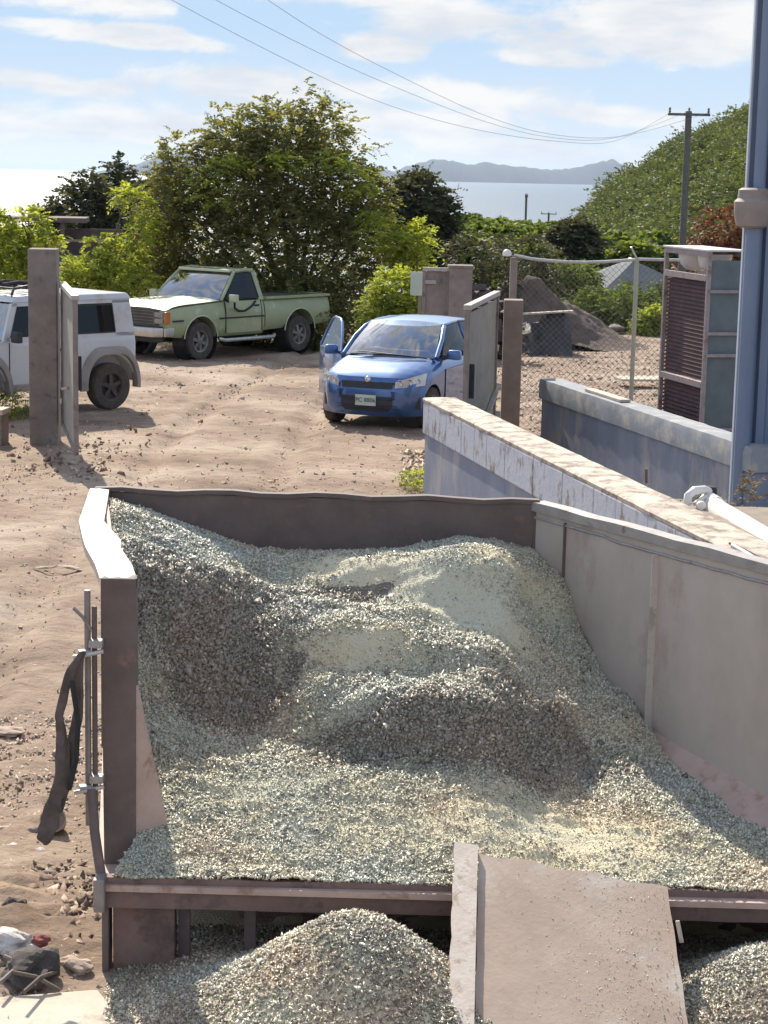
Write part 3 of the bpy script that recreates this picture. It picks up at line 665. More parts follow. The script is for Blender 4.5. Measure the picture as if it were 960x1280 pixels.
    tmp = bpy.data.objects.new('tmp', cu); COL.objects.link(tmp); bpy.context.view_layer.update()
    me = bpy.data.meshes.new_from_object(tmp.evaluated_get(bpy.context.evaluated_depsgraph_get())); bpy.data.objects.remove(tmp)
    me.materials.clear(); me.materials.append(mat('plate_ink', (.05, .09, .08))); po = bpy.data.objects.new('plate_letters', me); COL.objects.link(po); po.parent = pl
    po.rotation_euler = (R(90), 0, R(90)); po.location = (1.852, 0, .42)
    b = MB(); b.lathe([(.001, .02), (.03, .018), (.045, .006), (.047, 0)], (1.775, 0, .70), 'X', 20); b.build('emblem', M_chrome, t, smooth=50)
    m_lamp = mat('headlamp_lens', (.50, .47, .44), (.66, .64, .6), .12, .3, 12)
    for s_ in (1, -1):
        hl = MB(); rows = []
        for i in range(6):
            v = i/5; row = []
            for j in range(9):
                u = j/8; y = .42 + .345*u; z = .60 + .035*u + (.085 + .085*u)*v; ay = y/.78
                x = 1.83 - .34*ay**3.2 - .10*max(0, (z-.52)/.25)**1.5 + .045 + .02*v
                row.append((x, s_*y, z))
            rows.append(row)
        h = hl.grid(rows).build('headlight', m_lamp, t, smooth=60)
        for (u, r_) in ((.18, .042), (.52, .042), (.8, .03)):
            y = .42 + .345*u; z = .665 + .04*u; x = 1.83 - .34*(y/.78)**3.2 - .10*max(0, (z-.52)/.25)**1.5 + .022
            MB().lathe([(.001, .03), (r_*.7, .038), (r_, .05), (r_*1.1, .045)], (x, s_*y, z), 'X', 16).build('lamp_bulb', M_chrome, h, smooth=60)
        MB().grid(shield(s_*.60, s_*.72, .30, .47, .006, 4, 3)).build('side_vent', M_black, t)
    for x in (1.19, -1.20):
        for s_ in (1, -1): wheel(t, x, s_*.70, .29, .175, s_, M_wheelsteel, 5)
    # left side door skin, handle and mirror
    d = MB(); d.grid([[(x, .802, z) for x in np.linspace(.72, -.42, 6)] for z in (.26, .45, .68, .80)]); dl = d.build('front_door', mb, t, smooth=60)
    MB().box((-.28, .82, .80), (.17, .025, .03)).build('door_handle', mb, dl, bevel=.008)
    def mirror(par, x, y, z, s_, rz=0):
        m_ = MB(); m_.box((x, y, z), (.13, .22, .14), rz, taper=.85).build('wing_mirror', mb, par, bevel=.04, smooth=60)
        MB().beam((x+.02, y - s_*.16, z-.06), (x, y - s_*.05, z-.03), .05, .04).build('mirror_arm', M_black, par)
    mirror(t, .66, .90, 1.0, 1)
    # open right front door, hinged at x=.72, y=-.79, swung 62 degrees
    dr = empty('open_door', (.74, -.79, 0), R(38)); dr.parent = t
    b = MB(); L_ = 1.13
    b.hexa([(0, -.03, .26), (-L_, -.03, .26), (-L_, .03, .26), (0, .03, .26)], [(0, -.015, .96), (-L_, -.015, .97), (-L_, .03, .97), (0, .03, .96)])
    b.build('door_panel', mb, dr, bevel=.012, smooth=50)
    F = [(-.06, 0, .96), (-.28, .08, 1.12), (-.56, .16, 1.345), (-.68, .175, 1.39), (-.95, .18, 1.405), (-1.07, .17, 1.37), (-1.12, .08, 1.15), (-1.13, 0, .97)]
    MB().tube(F, .022, 8).build('window_frame', mb, dr, smooth=60)
    c = Vector((-.7, .09, 1.17)); vs = [c] + [Vector(p) for p in F]
    MB().add(vs, [(0, i, i+1) for i in range(1, len(F))] + [(0, len(F), 1)]).build('door_glass', G_clear, dr)
    MB().box((-.6, .045, .6), (.9, .03, .5)).build('door_lining', M_black, dr, bevel=.01)
    mirror(dr, -.10, -.14, 1.0, -1)
    # the aperture the door leaves
    MB().grid([[(x, -.803, z) for x in (.70, .3, -.1, -.41)] for z in (.27, .5, .8, .93)]).build('door_opening', M_black, t)
    return t
car = blue_car()

# ---- driver
def driver():
    sk = mat('skin', (.33, .17, .12), (.38, .20, .14), .6); shirt = mat('red_shirt', (.34, .05, .06), (.42, .07, .08), .9)
    t = car; base = Vector((-.08, .36, .60))
    J = {'pelvis': (0, 0, 0, .13), 'waist': (0, 0, .15, .125), 'chest': (.02, 0, .33, .14), 'neck0': (.03, 0, .46, .075), 'neck': (.04, 0, .51, .052), 'head0': (.06, 0, .57, .075), 'head': (.07, 0, .64, .092), 'crown': (.06, 0, .71, .065),
         'shL': (.02, .17, .42, .062), 'elL': (.20, .24, .27, .044), 'wrL': (.42, .17, .34, .03), 'haL': (.48, .14, .37, .034),
         'shR': (.02, -.17, .42, .062), 'elR': (.20, -.23, .27, .044), 'wrR': (.42, -.14, .34, .03), 'haR': (.48, -.11, .37, .034),
         'hipL': (.08, .10, -.02, .085), 'knL': (.42, .12, .06, .06), 'anL': (.62, .12, -.25, .042), 'hipR': (.08, -.10, -.02, .085), 'knR': (.42, -.12, .06, .06), 'anR': (.62, -.12, -.25, .042)}
    E_ = [('pelvis', 'waist'), ('waist', 'chest'), ('chest', 'neck0'), ('neck0', 'neck'), ('neck', 'head0'), ('head0', 'head'), ('head', 'crown'), ('neck0', 'shL'), ('shL', 'elL'), ('elL', 'wrL'), ('wrL', 'haL'),
          ('neck0', 'shR'), ('shR', 'elR'), ('elR', 'wrR'), ('wrR', 'haR'), ('pelvis', 'hipL'), ('hipL', 'knL'), ('knL', 'anL'), ('pelvis', 'hipR'), ('hipR', 'knR'), ('knR', 'anR')]
    ks = list(J); me = bpy.data.meshes.new('person'); me.from_pydata([J[k][:3] for k in ks], [(ks.index(a), ks.index(b)) for a, b in E_], [])
    o = bpy.data.objects.new('tmpfig', me); COL.objects.link(o); md = o.modifiers.new('s', 'SKIN'); md.use_smooth_shade = True
    for i, k in enumerate(ks): me.skin_vertices[0].data[i].radius = (J[k][3], J[k][3])
    me.skin_vertices[0].data[0].use_root = True
    o.modifiers.new('u', 'SUBSURF').levels = 2; o.modifiers['u'].render_levels = 2; bpy.context.view_layer.update()
    m2 = bpy.data.meshes.new_from_object(o.evaluated_get(bpy.context.evaluated_depsgraph_get())); bpy.data.objects.remove(o)
    m2.materials.clear(); m2.materials.append(sk); m2.materials.append(shirt)
    for p in m2.polygons:
        c = p.center; p.material_index = 1 if (c.z < .475 and not (c.x > .24 and c.z > .2)) else 0
    p = bpy.data.objects.new('person', m2); COL.objects.link(p)
    mw = Matrix.Translation(Vector(t.location)) @ Matrix.Rotation(t.rotation_euler.z, 4, 'Z')
    p.matrix_world = mw @ Matrix.Translation(base)
    tag(p, 'person in a red top sitting at the wheel of the blue car', 'person')
    b = MB(); b.lathe([(.001, .115), (.05, .105), (.088, .06), (.10, .01), (.095, -.03)], (.045, 0, .655), n=16); b.build('hair', mat('dark_hair', (.02, .015, .012)), p, smooth=60)
    b = MB(); b.box((.163, 0, .625), (.03, .022, .035), taper=.5); b.build('nose', sk, p, bevel=.006)
    for s_ in (1, -1):
        MB().box((.152, s_*.034, .655), (.014, .022, .012)).build('eye', M_black, p); MB().box((.06, s_*.092, .64), (.035, .016, .05)).build('ear', sk, p, bevel=.006)
    MB().box((.152, 0, .59), (.014, .045, .010)).build('mouth', mat('lips', (.25, .08, .07)), p)
driver()

# ---- pale green pickup
def pickup():
    t = empty('pickup_truck', (-3.50, 39.35, -.17), math.atan2(-.79, -.61),
              label='pale green single cab pickup truck parked under the feathery tree', cat='pickup truck')
    mg = paint('pale_green_paint', (.29, .325, .18), (.35, .385, .22), .35, .5, (.45, .47, .31)); hood_m = paint('sunlit_green_paint', (.48, .52, .33), (.56, .58, .40), .3, .45, (.62, .60, .48))  # hood_m: lighter green, sun and reflection on the top panels put into colour
    def S(w, zb, zm, zt): return [(0, zb), (w*.93, zb), (w*.985, zb+.08), (w, zb+.2), (w, zm-.04), (w*.99, zm+.03), (w*.965, zt-.10), (w*.93, zt-.025), (w*.86, zt), (0, zt+.015)]
    ctrl = [(2.44, S(.93, .62, .82, .99)), (2.40, S(.955, .50, .82, 1.03)), (2.0, S(.965, .46, .84, 1.07)), (1.3, S(.97, .45, .86, 1.11)), (.86, S(.975, .44, .87, 1.13)), (.80, S(.975, .44, .87, 1.135)), (.2, S(.975, .44, .87, 1.14)), (-.36, S(.975, .44, .87, 1.14))]
    loft_body(ctrl, 'body', mg, t, [(1.50, .40, .47, .62)], step=.2, smooth=35)
    rows = []
    for i in range(9):
        x = 2.43 - i/8*1.55; row = []
        for j in range(13):
            q = j/12*2-1; row.append((x + (.04*(1-q*q) if i == 0 else 0), q*.90, float(np.interp(x, [.8, 2.0, 2.35, 2.44], [1.145, 1.095, 1.05, 1.0])) + .045*(1-abs(q)**3) + (.008 if .35 < abs(q) < .6 else 0)))
        rows.append(row)
    MB().grid(rows).build('bonnet', hood_m, t, smooth=50)
    # load bed: walls, floor, tailgate
    bed = [(-.40, S(.975, .50, .87, 1.12)), (-2.44, S(.975, .56, .87, 1.12))]
    b0 = loft_body([(x, [(0, zz[0][1]), *zz[1:]]) for x, zz in bed], 'bed', mg, t, [(-1.48, .42, .48, .62)], step=.25, smooth=35)
    MB().box((-1.42, 0, 1.146), (1.86, 1.62, .012)).build('bed_floor', mat('dark_bed', (.06, .065, .05), (.09, .09, .07), .9), t)
    b = MB()
    for s_ in (1, -1): b.beam((-.42, s_*.93, 1.15), (-2.44, s_*.93, 1.15), .10, .05)
    b.beam((-2.42, -.9, 1.15), (-2.42, .9, 1.15), .05, .05); b.beam((-.44, -.9, 1.15), (-.44, .9, 1.15), .05, .05); b.build('bed_rail', mg, t, bevel=.01)
    # cab
    W0, W1 = .90, .72; zc = 1.14; zr = 1.74
    b = MB(); M = lambda p: (p[0], -p[1], p[2])
    for f in (lambda p: p, M):
        b.tube([f((.86, W0, zc)), f((.56, .82, 1.44)), f((.30, W1+.01, 1.69))], .038, 6)
        b.tube([f((.30, W1+.01, 1.69)), f((0, W1+.02, 1.715)), f((-.22, W1+.02, 1.70))], .042, 8)
        b.hexa([f((-.22, W0+.035, zc-.02)), f((-.38, W0+.035, zc-.02)), f((-.38, W0-.05, zc-.02)), f((-.22, W0-.05, zc-.02))], [f((-.15, W1+.04, 1.70)), f((-.30, W1+.03, 1.70)), f((-.30, W1-.05, 1.70)), f((-.15, W1-.05, 1.70))])
    rows = [[(x, q*(W1+.04), zz + (zr-zz)*(1-abs(q)**3.5)*1.0) for q in np.linspace(-1, 1, 11)] for x, zz in [(.34, 1.685), (.25, 1.705), (.05, 1.72), (-.15, 1.715), (-.30, 1.69)]]
    b.grid([[(x, y, z + (0 if 0 < i < 4 else -.02)) for (x, y, z) in r_] for i, r_ in enumerate(rows)])
    b.hexa([(-.34, -.86, zc), (-.39, -.86, zc), (-.39, .86, zc), (-.34, .86, zc)], [(-.30, -.86, 1.24), (-.35, -.86, 1.24), (-.35, .86, 1.24), (-.30, .86, 1.24)])
    b.build('cab', hood_m if False else mg, t, smooth=45)
    MB().grid([[(.36 - k*.64, q*(W1+.02), 1.742 - .012*k - .045*abs(q)**4) for q in np.linspace(-1, 1, 9)] for k in (0, .25, .5, .75, 1)]).build('roof', hood_m, t, smooth=60)
    MB().grid(quadpatch([(.88, -W0+.04, zc+.02), (.88, W0-.04, zc+.02), (.33, W1-.02, 1.68), (.33, -W1+.02, 1.68)], 6, 8, (.05, 0, .03))).build('windscreen', G_shield, t, smooth=80)
    MB().beam((.355, -W1+.02, 1.70), (.355, W1-.02, 1.70), .10, .055).build('windscreen_header', hood_m, t, bevel=.015)
    MB().grid(quadpatch([(-.37, -W0+.08, 1.24), (-.37, W0-.08, 1.24), (-.32, W1-.04, 1.67), (-.32, -W1+.04, 1.67)], 2, 2)).build('rear_window', G_tint, t)
    for f, o_ in ((lambda p: p, 1), (M, -1)):
        frame_window(t, [f((.74, W0+.0, zc+.03)), f((-.22, W0+.02, zc+.03)), f((-.15, W1+.045, 1.655)), f((.31, W1+.045, 1.655))], M_black, G_tint, out=(0, .012*o_, 0))
        d = MB().grid([[f((x, .983, z)) for x in (.78, .3, -.26)] for z in (.50, .84)] ).build('door', mg, t)
        d2 = MB().grid([[f((x, y, z)) for x in (.78, .3, -.26)] for y, z in ((.985, .87), (.978, .95), (.955, 1.06), (.925, 1.12))]).build('door_upper', mg, d, smooth=60)
        MB().box(f((-.12, .975, 1.02)), (.14, .03, .035)).build('door_handle', M_black, d, bevel=.006)
        b = MB()
        for x in (.80, -.28): b.beam(f((x, .984, .5)), f((x, .979, .9)), .012, .012); b.beam(f((x, .979, .9)), f((x, .93, 1.13)), .012, .012)
        b.build('door_gap', M_black, t)
        b = MB(); b.beam(f((2.3, .985, .80)), f((2.0, .985, .80)), .02, .03); b.beam(f((.98, .985, .80)), f((-.36, .985, .80)), .02, .03)
        b.build('side_moulding', M_black, t)
        MB().tube([f((1.0, .99, .40)), f((.9, 1.06, .37)), f((-.55, 1.06, .37)), f((-.65, .99, .40))], .038, 8).build('side_step', M_steel, t, smooth=60)
        mi = MB().box(f((.70, 1.10, 1.19)), (.09, .20, .15)).build('wing_mirror', hood_m, t, bevel=.02)
        MB().beam(f((.70, .93, 1.12)), f((.70, 1.02, 1.16)), .05, .04).build('mirror_arm', M_black, mi)
        # wheel arch lips
        for ax, rr, az in ((1.50, .475, .40), (-1.48, .485, .42)):
            MB().tube([f((ax + rr*math.cos(a), .978, az + rr*math.sin(a))) for a in np.linspace(.1, math.pi-.1, 18)], .014, 5).build('arch_lip', hood_m, t, smooth=60)
            MB().lathe([(rr, -.0), (rr, .32)], f((ax, .64 if o_ > 0 else -.96+.0, az)) if o_ > 0 else (ax, -.96, az), 'Y', 32).build('arch_liner', M_black, t)
    # bench seat and wheel
    s_ = MB().box((-.20, 0, 1.25), (.14, 1.4, .5), taper=.9).build('bench_seat', mat('brown_fabric', (.08, .06, .05), (.1, .08, .06), .9), t, bevel=.03)
    MB().tube([(.42 + .08*math.sin(a), .38 + .19*math.cos(a), 1.27 + .17*math.sin(a)) for a in [k*2*math.pi/20 for k in range(21)]], .014, 6).build('steering_wheel', M_black, t)
    # rope slung from mirror over the door
    MB().tube([(.70, 1.12, 1.14), (.62, 1.05, 1.0), (.45, 1.0, .93), (.25, .995, .92), (.05, .985, 1.0), (-.1, .96, 1.10)], .022, 6).build('rope', M_dark, t, smooth=60)
    # front: grille, lamps, bumper
    gr = MB(); gr.box((2.435, 0, .86), (.03, 1.5, .30)); gr = gr.build('grille', mat('grille_grey', (.06, .05, .045), (.09, .075, .065), .6), t)
    b = MB()
    for z in (.74, .80, .86, .92, .98): b.beam((2.455, -.62, z), (2.455, .62, z), .014, .012)
    for y in (-.62, 0, .62): b.beam((2.456, y, .72), (2.456, y, 1.0), .016, .016, (1, 0, 0))
    b.build('grille_bars', mat('grille_bar', (.18, .15, .13), (.22, .18, .16), .5), gr)
    for s_ in (1, -1):
        for z in (.80, .92): MB().box((2.452, s_*.76, z), (.04, .22, .10)).build('headlight', mat('pickup_lamp', (.28, .25, .23), (.36, .33, .3), .15), t, bevel=.01)
        MB().box((2.40, s_*.93, .86), (.12, .055, .24)).build('marker_light', mat('amber', (.42, .13, .04), (.5, .17, .05), .3), t, bevel=.01)
    b = MB(); b.hexa([(2.50, -.92, .50), (2.66, -.80, .50), (2.66, .80, .50), (2.50, .92, .50)], [(2.50, -.92, .68), (2.66, -.80, .68), (2.66, .80, .68), (2.50, .92, .68)])
    for s_ in (1, -1): b.box((2.38, s_*.955, .59), (.26, .05, .17))
    b.build('front_bumper', mat('dull_chrome', (.5, .47, .43), (.6, .57, .52), .35, .7, 6), t, bevel=.02, smooth=50)
    MB().box((2.44, 0, .55), (.08, 1.7, .3)).build('valance', M_black, t)
    b = MB(); b.box((-2.5, 0, .58), (.12, 1.8, .14)); b.build('rear_bumper', M_rust, t, bevel=.02)
    b = MB(); b.box((0, 0, .42), (4.4, .9, .14)); b.build('chassis', M_black, t)
    for x, r_ in ((1.50, .375), (-1.48, .375)):
        for s_ in (1, -1): wheel(t, x, s_*.85, r_, .24, s_, M_wheelsteel, 6, rimk=.56)
    return t
pickup()

# ---- white boxy off-roader
def offroader():
    t = empty('offroad_car', (-5.38, 27.78, 0.0), math.atan2(-.71, -.70),
              label='boxy white off roader with a roof rack behind the left gate pillar', cat='car')
    mw = paint('dusty_white_paint', (.48, .485, .49), (.54, .54, .54), .5, .35, (.45, .40, .36)); fl = mat('dusty_grey_plastic', (.24, .20, .18), (.32, .28, .25), .85, 0, 4)
    def S(w, zb, zt, e=.97): return [(0, zb), (w*.94, zb), (w, zb+.06), (w, .72), (w, zt-.10), (w*.985, zt-.03), (w*e, zt), (w*.5, zt+.012), (0, zt+.015)]
    ctrl = [(1.68, S(.70, .42, .98, .95)), (1.62, S(.745, .38, 1.02, .95)), (1.0, S(.75, .38, 1.06, .96)), (.72, S(.755, .36, 1.085)), (.6, S(.76, .36, 1.09)), (-.6, S(.76, .36, 1.09)), (-1.56, S(.76, .40, 1.09)), (-1.60, S(.74, .44, 1.08))]
    loft_body(ctrl, 'body', mw, t, [(1.125, .36, .46, .50), (-1.125, .36, .46, .50)], step=.3, smooth=35)
    W0, W1, zr = .745, .69, 1.655; M = lambda p: (p[0], -p[1], p[2]); b = MB()
    side = [((.66, 1.09), (.50, 1.60)), ((-.30, 1.09), (-.30, 1.60)), ((-.44, 1.09), (-.44, 1.60)), ((-1.50, 1.09), (-1.42, 1.60))]
    def pt(x, z): k = (z-1.09)/(1.60-1.09); return (x, W0 + (W1-W0)*k, z)
    for f in (lambda p: p, M):
        th = .05
        def plate(P): # thick side plate
            o = [f(p) for p in P]; i_ = [f((p[0], p[1]-th, p[2])) for p in P]; b.hexa(i_, o)
        plate([pt(.72, 1.08), pt(.62, 1.08), pt(.44, 1.60), pt(.54, 1.60)])                # front pillar
        plate([pt(-.25, 1.08), pt(-.52, 1.08), pt(-.52, 1.60), pt(-.25, 1.60)])            # middle pillar
        plate([pt(-1.24, 1.08), pt(-1.58, 1.08), pt(-1.53, 1.60), pt(-1.21, 1.60)])        # rear pillar
        plate([pt(.54, 1.56), pt(-1.53, 1.56), pt(-1.53, 1.63), pt(.50, 1.63)])            # over the windows
        plate([pt(.68, 1.07), pt(-1.58, 1.07), pt(-1.58, 1.13), pt(.66, 1.13)])
    b.hexa([(-1.58, -.72, 1.08), (-1.52, -.72, 1.08), (-1.52, .72, 1.08), (-1.58, .72, 1.08)], [(-1.53, -.68, 1.62), (-1.47, -.68, 1.62), (-1.47, .68, 1.62), (-1.53, .68, 1.62)])
    b.build('cabin', mw, t, smooth=35)
    b = MB(); b.hexa([(-1.56, -.71, 1.615), (.54, -.71, 1.615), (.54, .71, 1.615), (-1.56, .71, 1.615)], [(-1.50, -.66, 1.70), (.44, -.66, 1.70), (.44, .66, 1.70), (-1.50, .66, 1.70)]); b.build('roof', mw, t, bevel=.025, smooth=50)
    for f, o_ in ((lambda p: p, 1), (M, -1)):
        frame_window(t, [f(pt(.60, 1.13)), f(pt(-.24, 1.13)), f(pt(-.24, 1.56)), f(pt(.46, 1.56))], M_black, G_tint, out=(0, -.012*o_, 0))
        frame_window(t, [f(pt(-.55, 1.14)), f(pt(-1.23, 1.14)), f(pt(-1.20, 1.54)), f(pt(-.55, 1.54))], M_black, G_tint, 'rear_side_window', out=(0, -.004*o_, 0))
        for ax in (1.125, -1.125):
            P = []
            for a in np.linspace(-.12, math.pi+.12, 20):
                c_, s_ = math.cos(a), math.sin(a); P.append([(ax + r_*(abs(c_)**.8)*(1 if c_ > 0 else -1), yy*o_, .37 + r_*min(1.0, max(s_, -.2)*1.06)) for r_, yy in ((.45, .70), (.45, .83), (.50, .825), (.56, .765))])
            MB().grid(P).build('wheel_arch', fl, t, smooth=50)
        MB().beam((.66, o_*.765, .42), (-.66, o_*.765, .42), .05, .10).build('sill', fl, t, bevel=.01)
        d = MB().grid([[f((x, .763, z)) for x in (.62, -.36)] for z in (.48, .75, 1.0)]).build('door', mw, t)
        MB().box(f((-.26, .78, .93)), (.15, .03, .035)).build('door_handle', M_black, d, bevel=.006)
        b = MB(); b.beam(f((-.37, .765, .48)), f((-.37, .765, 1.06)), .010); b.beam(f((.63, .765, .6)), f((.63, .765, 1.06)), .010); b.build('door_gap', M_black, t)
        MB().box(f((.60, .90, 1.15)), (.09, .17, .16)).build('wing_mirror', M_black, t, bevel=.02)
        MB().box(f((-1.60, .66, .62)), (.06, .14, .10)).build('tail_light', mat('red_lens', (.35, .03, .03), (.4, .05, .04), .25), t, bevel=.01)
        MB().lathe([(.001, .02), (.07, .015), (.085, 0)], (1.68, o_*.55, .82), 'X', 20).build('headlight', mat('lamp_glass', (.7, .7, .68), (.8, .8, .78), .1), t, smooth=60)
        MB().box(f((.84, .765, .84)), (.05, .02, .03)).build('side_marker', MATS['amber'], t)
    MB().grid(quadpatch([(.70, -.70, 1.10), (.70, .70, 1.10), (.50, .65, 1.59), (.50, -.65, 1.59)], 3, 6, (.02, 0, 0))).build('windscreen', G_shield, t)
    MB().box((1.69, 0, .83), (.03, .9, .16)).build('grille', M_black, t); MB().box((1.72, 0, .50), (.12, 1.5, .2)).build('front_bumper', fl, t, bevel=.03); MB().box((-1.63, 0, .50), (.10, 1.45, .2)).build('rear_bumper', fl, t, bevel=.03)
    b = MB(); b.lathe([(.12, -.1), (.33, -.1), (.35, 0), (.33, .1), (.12, .1)], (-1.72, 0, .86), 'X', 28); b.build('spare_wheel', M_tyre, t, smooth=50)
    rk = empty('roof_rack', (0, 0, 0)); rk.parent = t
    for s_ in (1, -1): MB().tube([(.45, s_*.56, 1.70), (.42, s_*.58, 1.80), (.2, s_*.58, 1.83), (-.2, s_*.58, 1.83), (-.32, s_*.58, 1.80), (-.36, s_*.56, 1.70)], .02, 6).build('rail', M_black, rk, smooth=60)
    for x in (.4, .2, 0, -.3): MB().beam((x, -.58, 1.80), (x, .58, 1.80), .04, .025).build('crossbar', M_black, rk)
    for y in (.22, -.12): MB().tube([(.36, y, 1.83), (.1, y+.02, 1.86), (-.28, y, 1.83)], .035, 6).build('bundle', M_dark, rk, smooth=60)
    MB().box((0, 0, .40), (3.0, .7, .14)).build('chassis', M_black, t)
    for x in (1.125, -1.125):
        for s_ in (1, -1): wheel(t, x, s_*.70, .345, .21, s_, M_whdark, 5, steer=(.35 if x > 0 else 0), rimk=.6)
offroader()

# ------------------------------------------------------------------ gates, walls, fence
def pillar(name, label, x, y, w, d, h, rz, m=M_conc, group=None, cap=False):
    t = empty(name, (x, y, float(ground_z(x, y)) - .05), rz, label=label, cat='gate pillar', group=group)
    MB().box((0, 0, h/2), (w, d, h)).build('shaft', m, t, bevel=.015)
    if cap: MB().box((0, 0, h + .02), (w + .04, d + .04, .045)).build('coping', m, t, bevel=.01)
    return t
def gate_leaf(label, hinge, free, z0, z1, side_m, group=None, brace=True, thick=.06, cap_w=.09):
    a, c = Vector((*hinge, 0)), Vector((*free, 0)); L_ = (c - a).length; rz = math.atan2(c.y - a.y, c.x - a.x)
    t = empty('gate_leaf', (a.x, a.y, 0), rz, label=label, cat='gate', group=group)
    MB().box((L_/2, 0, (z0+z1)/2), (L_ - .12, .012, z1 - z0 - .1)).build('sheet_panel', side_m, t)
    for x in (.03, L_ - .03): MB().beam((x, 0, z0), (x, 0, z1), thick, thick).build('upright', M_conc, t, bevel=.006)
    MB().beam((0, 0, z1 + .03), (L_, 0, z1 + .03), cap_w, .06).build('top_rail', M_rim, t, bevel=.01)
    MB().beam((.06, 0, z0 + .03), (L_ - .06, 0, z0 + .03), thick*.8, .05).build('bottom_rail', M_conc, t)
    if brace: MB().beam((.1, thick*.7, .75), (L_ - .5, thick*.7, .25), .05, .05, (0, 1, 0)).build('brace', M_rim, t)
    MB().box((L_ - .2, .05, 1.15), (.03, .06, .4)).build('bolt', M_black, t, bevel=.005)
    return t
M_gate = mat('faded_gate_sheet', (.25, .235, .20), (.33, .31, .27), .8, 0, 4, c3=(.22, .18, .15), spots=.2, sscale=5)
pillar('gate_pillar', 'tall plain concrete gate pillar in front of the white off roader', -4.40, 24.62, .36, .40, 2.52, R(4), group='pillars of the yard gate')
gate_leaf('narrow gate leaf seen edge on at the right side of the left pillar', (-4.15, 24.55), (-3.56, 21.9), .22, 2.0, M_gate, brace=True)
for z in (.75, 1.9): pass
MB().beam(D(79, 486, 23.2), D(86, 485, 23.0), .05, .03).build('gate_latch', M_rim, None, label='small pale latch bar on the gate leaf edge by the left pillar', cat='latch')
pillar('gate_pillar', 'brown concrete gate pillar between the metal gate leaf and the chain link fence', 1.63, 25.1, .25, .34, 1.97, R(-3), mat('brown_concrete', (.24, .175, .14), (.32, .25, .2), .95, 0, 5, .003, 60), group='pillars of the yard gate')
gate_leaf('sheet metal gate leaf swung open beside the right gate pillar', (1.40, 24.9), (.90, 21.95), .15, 1.98, M_gate)
# far gate behind the car
pf = D(574, 400, 35.0)
pillar('gate_pillar', 'wide far concrete pillar above the blue car roof', pf.x, 35.0, .42, .4, 2.03, 0, group='pillars of the yard gate', cap=True)
t = empty('gate_leaf', (D(544, 400, 34.9).x, 34.9, -.12), 0, label='small framed gate leaf with a gap at the bottom behind the blue car', cat='gate')
b = MB().box((0, 0, 1.42), (.42, .03, .98)).build('sheet_panel', M_conc, t); MB().box((0, -.03, 1.95), (.50, .08, .06)).build('top_rail', M_rim, t)
for x in (-.22, .22): MB().beam((x, -.02, 0), (x, -.02, 1.93), .05, .06).build('upright', M_conc, t)
MB().box((0, -.03, .92), (.42, .05, .05)).build('cross_rail', M_conc, t); MB().box((-.10, -.04, 1.72), (.2, .03, .07)).build('hasp', M_rim, t)
t = empty('sign_board', (D(520, 400, 36.0).x, 36.0, -.12), R(-12), label='blank pale green board on a post behind the blue car', cat='sign')
MB().box((0, 0, 1.62), (.24, .02, .44)).build('board', mat('pale_green_board', (.42, .50, .42), (.50, .57, .49), .6), t, bevel=.005); MB().beam((.05, .04, 0), (.05, .04, 1.8), .05).build('post', M_conc, t)

def wall(name, label, P, th, h, z0, m_face, m_cap, cap_h, lip, band=0.0, m_band=None):
    """P: two ends of the visible face; the wall thickens away from the viewer"""
    a, c = Vector((*P[0], 0)), Vector((*P[1], 0)); d = (c - a); L_ = d.length; rz = math.atan2(d.y, d.x)
    t = empty(name, (a.x, a.y, z0), rz, label=label, cat='wall')
    n = 40; rows = []
    MB().box((L_/2, th/2, (h - band)/2 - .1), (L_, th, h - band + .2)).build('wall_body', m_face, t, bevel=.012)
    if band:
        b = MB(); rs = random.Random(4); x = -.02; k = 0
        segs = []
        while x < L_: w = min(rs.uniform(.42, .95), L_ - x); segs.append((x, w)); x += w
        for (x, w) in segs: b.box((x + w/2, th/2, h - band/2), (w - .002, th + lip*2, band), R(rs.uniform(-.25, .25)))
        b.build('block_course', m_band, t, bevel=.012)
    b = MB(); g = 60; rows = []
    for i in range(g+1):
        x = -lip + (L_ + 2*lip)*i/g; e = .014*float(vn(x*9, 3, 1)); e2 = .014*float(vn(x*7, 8, 1)); e3 = .006*float(vn(x*5, 1, 1))
        rows.append([(x, -lip + e, h + .002), (x, -lip + e - .004, h + cap_h*.7), (x, -lip + .012 + e, h + cap_h + e3), (x, th*.5, h + cap_h + .004 + e3), (x, th + lip - .012 + e2, h + cap_h + e3), (x, th + lip + e2, h + cap_h*.7), (x, th + lip + e2, h + .002)])
    b.grid(rows); m_ = len(rows[0]); b.f.append(tuple(range(m_))); b.f.append(tuple(g*m_ + i for i in reversed(range(m_))))
    b.build('coping', m_cap, t, smooth=40)
    return t
M_cap = mat('stained_mortar_cap', (.48, .41, .33), (.62, .55, .45), .95, 0, 3, .010, 20, (.25, .20, .165), .50, 4.5)
M_cap2 = mat('blue_grey_cap', (.25, .265, .29), (.33, .34, .36), .9, 0, 4, .004, 25, (.44, .40, .34), .35, 4)
A0, A1 = G(532, 498, 1.1), G(912, 686, 1.1); dA = (A1 - A0).normalized(); A2 = A0 + dA*14.5
wall('low_wall', 'near low wall with chipped blue white blocks and a stained sandy coping', (A0.xy, A2.xy), .33, 1.06, 0, M_blueconc, M_cap, .045, .02, .34, M_bluetop)
B0, B1 = G(678, 474, 1.0), G(917, 552, 1.0); dB = (B1 - B0).normalized(); B2 = B1 + dB*.42
wall('low_wall', 'smooth far blue grey wall with a plain coping in front of the louvred rack', (B0.xy, B2.xy), .26, .76, 0, M_blueconc, M_cap2, .24, .025)
q = B0 + dB*1.95 + Vector((dB.y*-0, 0, 0)); perp = Vector((-dB.y, dB.x, 0)); perp = perp if perp.x > 0 else -perp
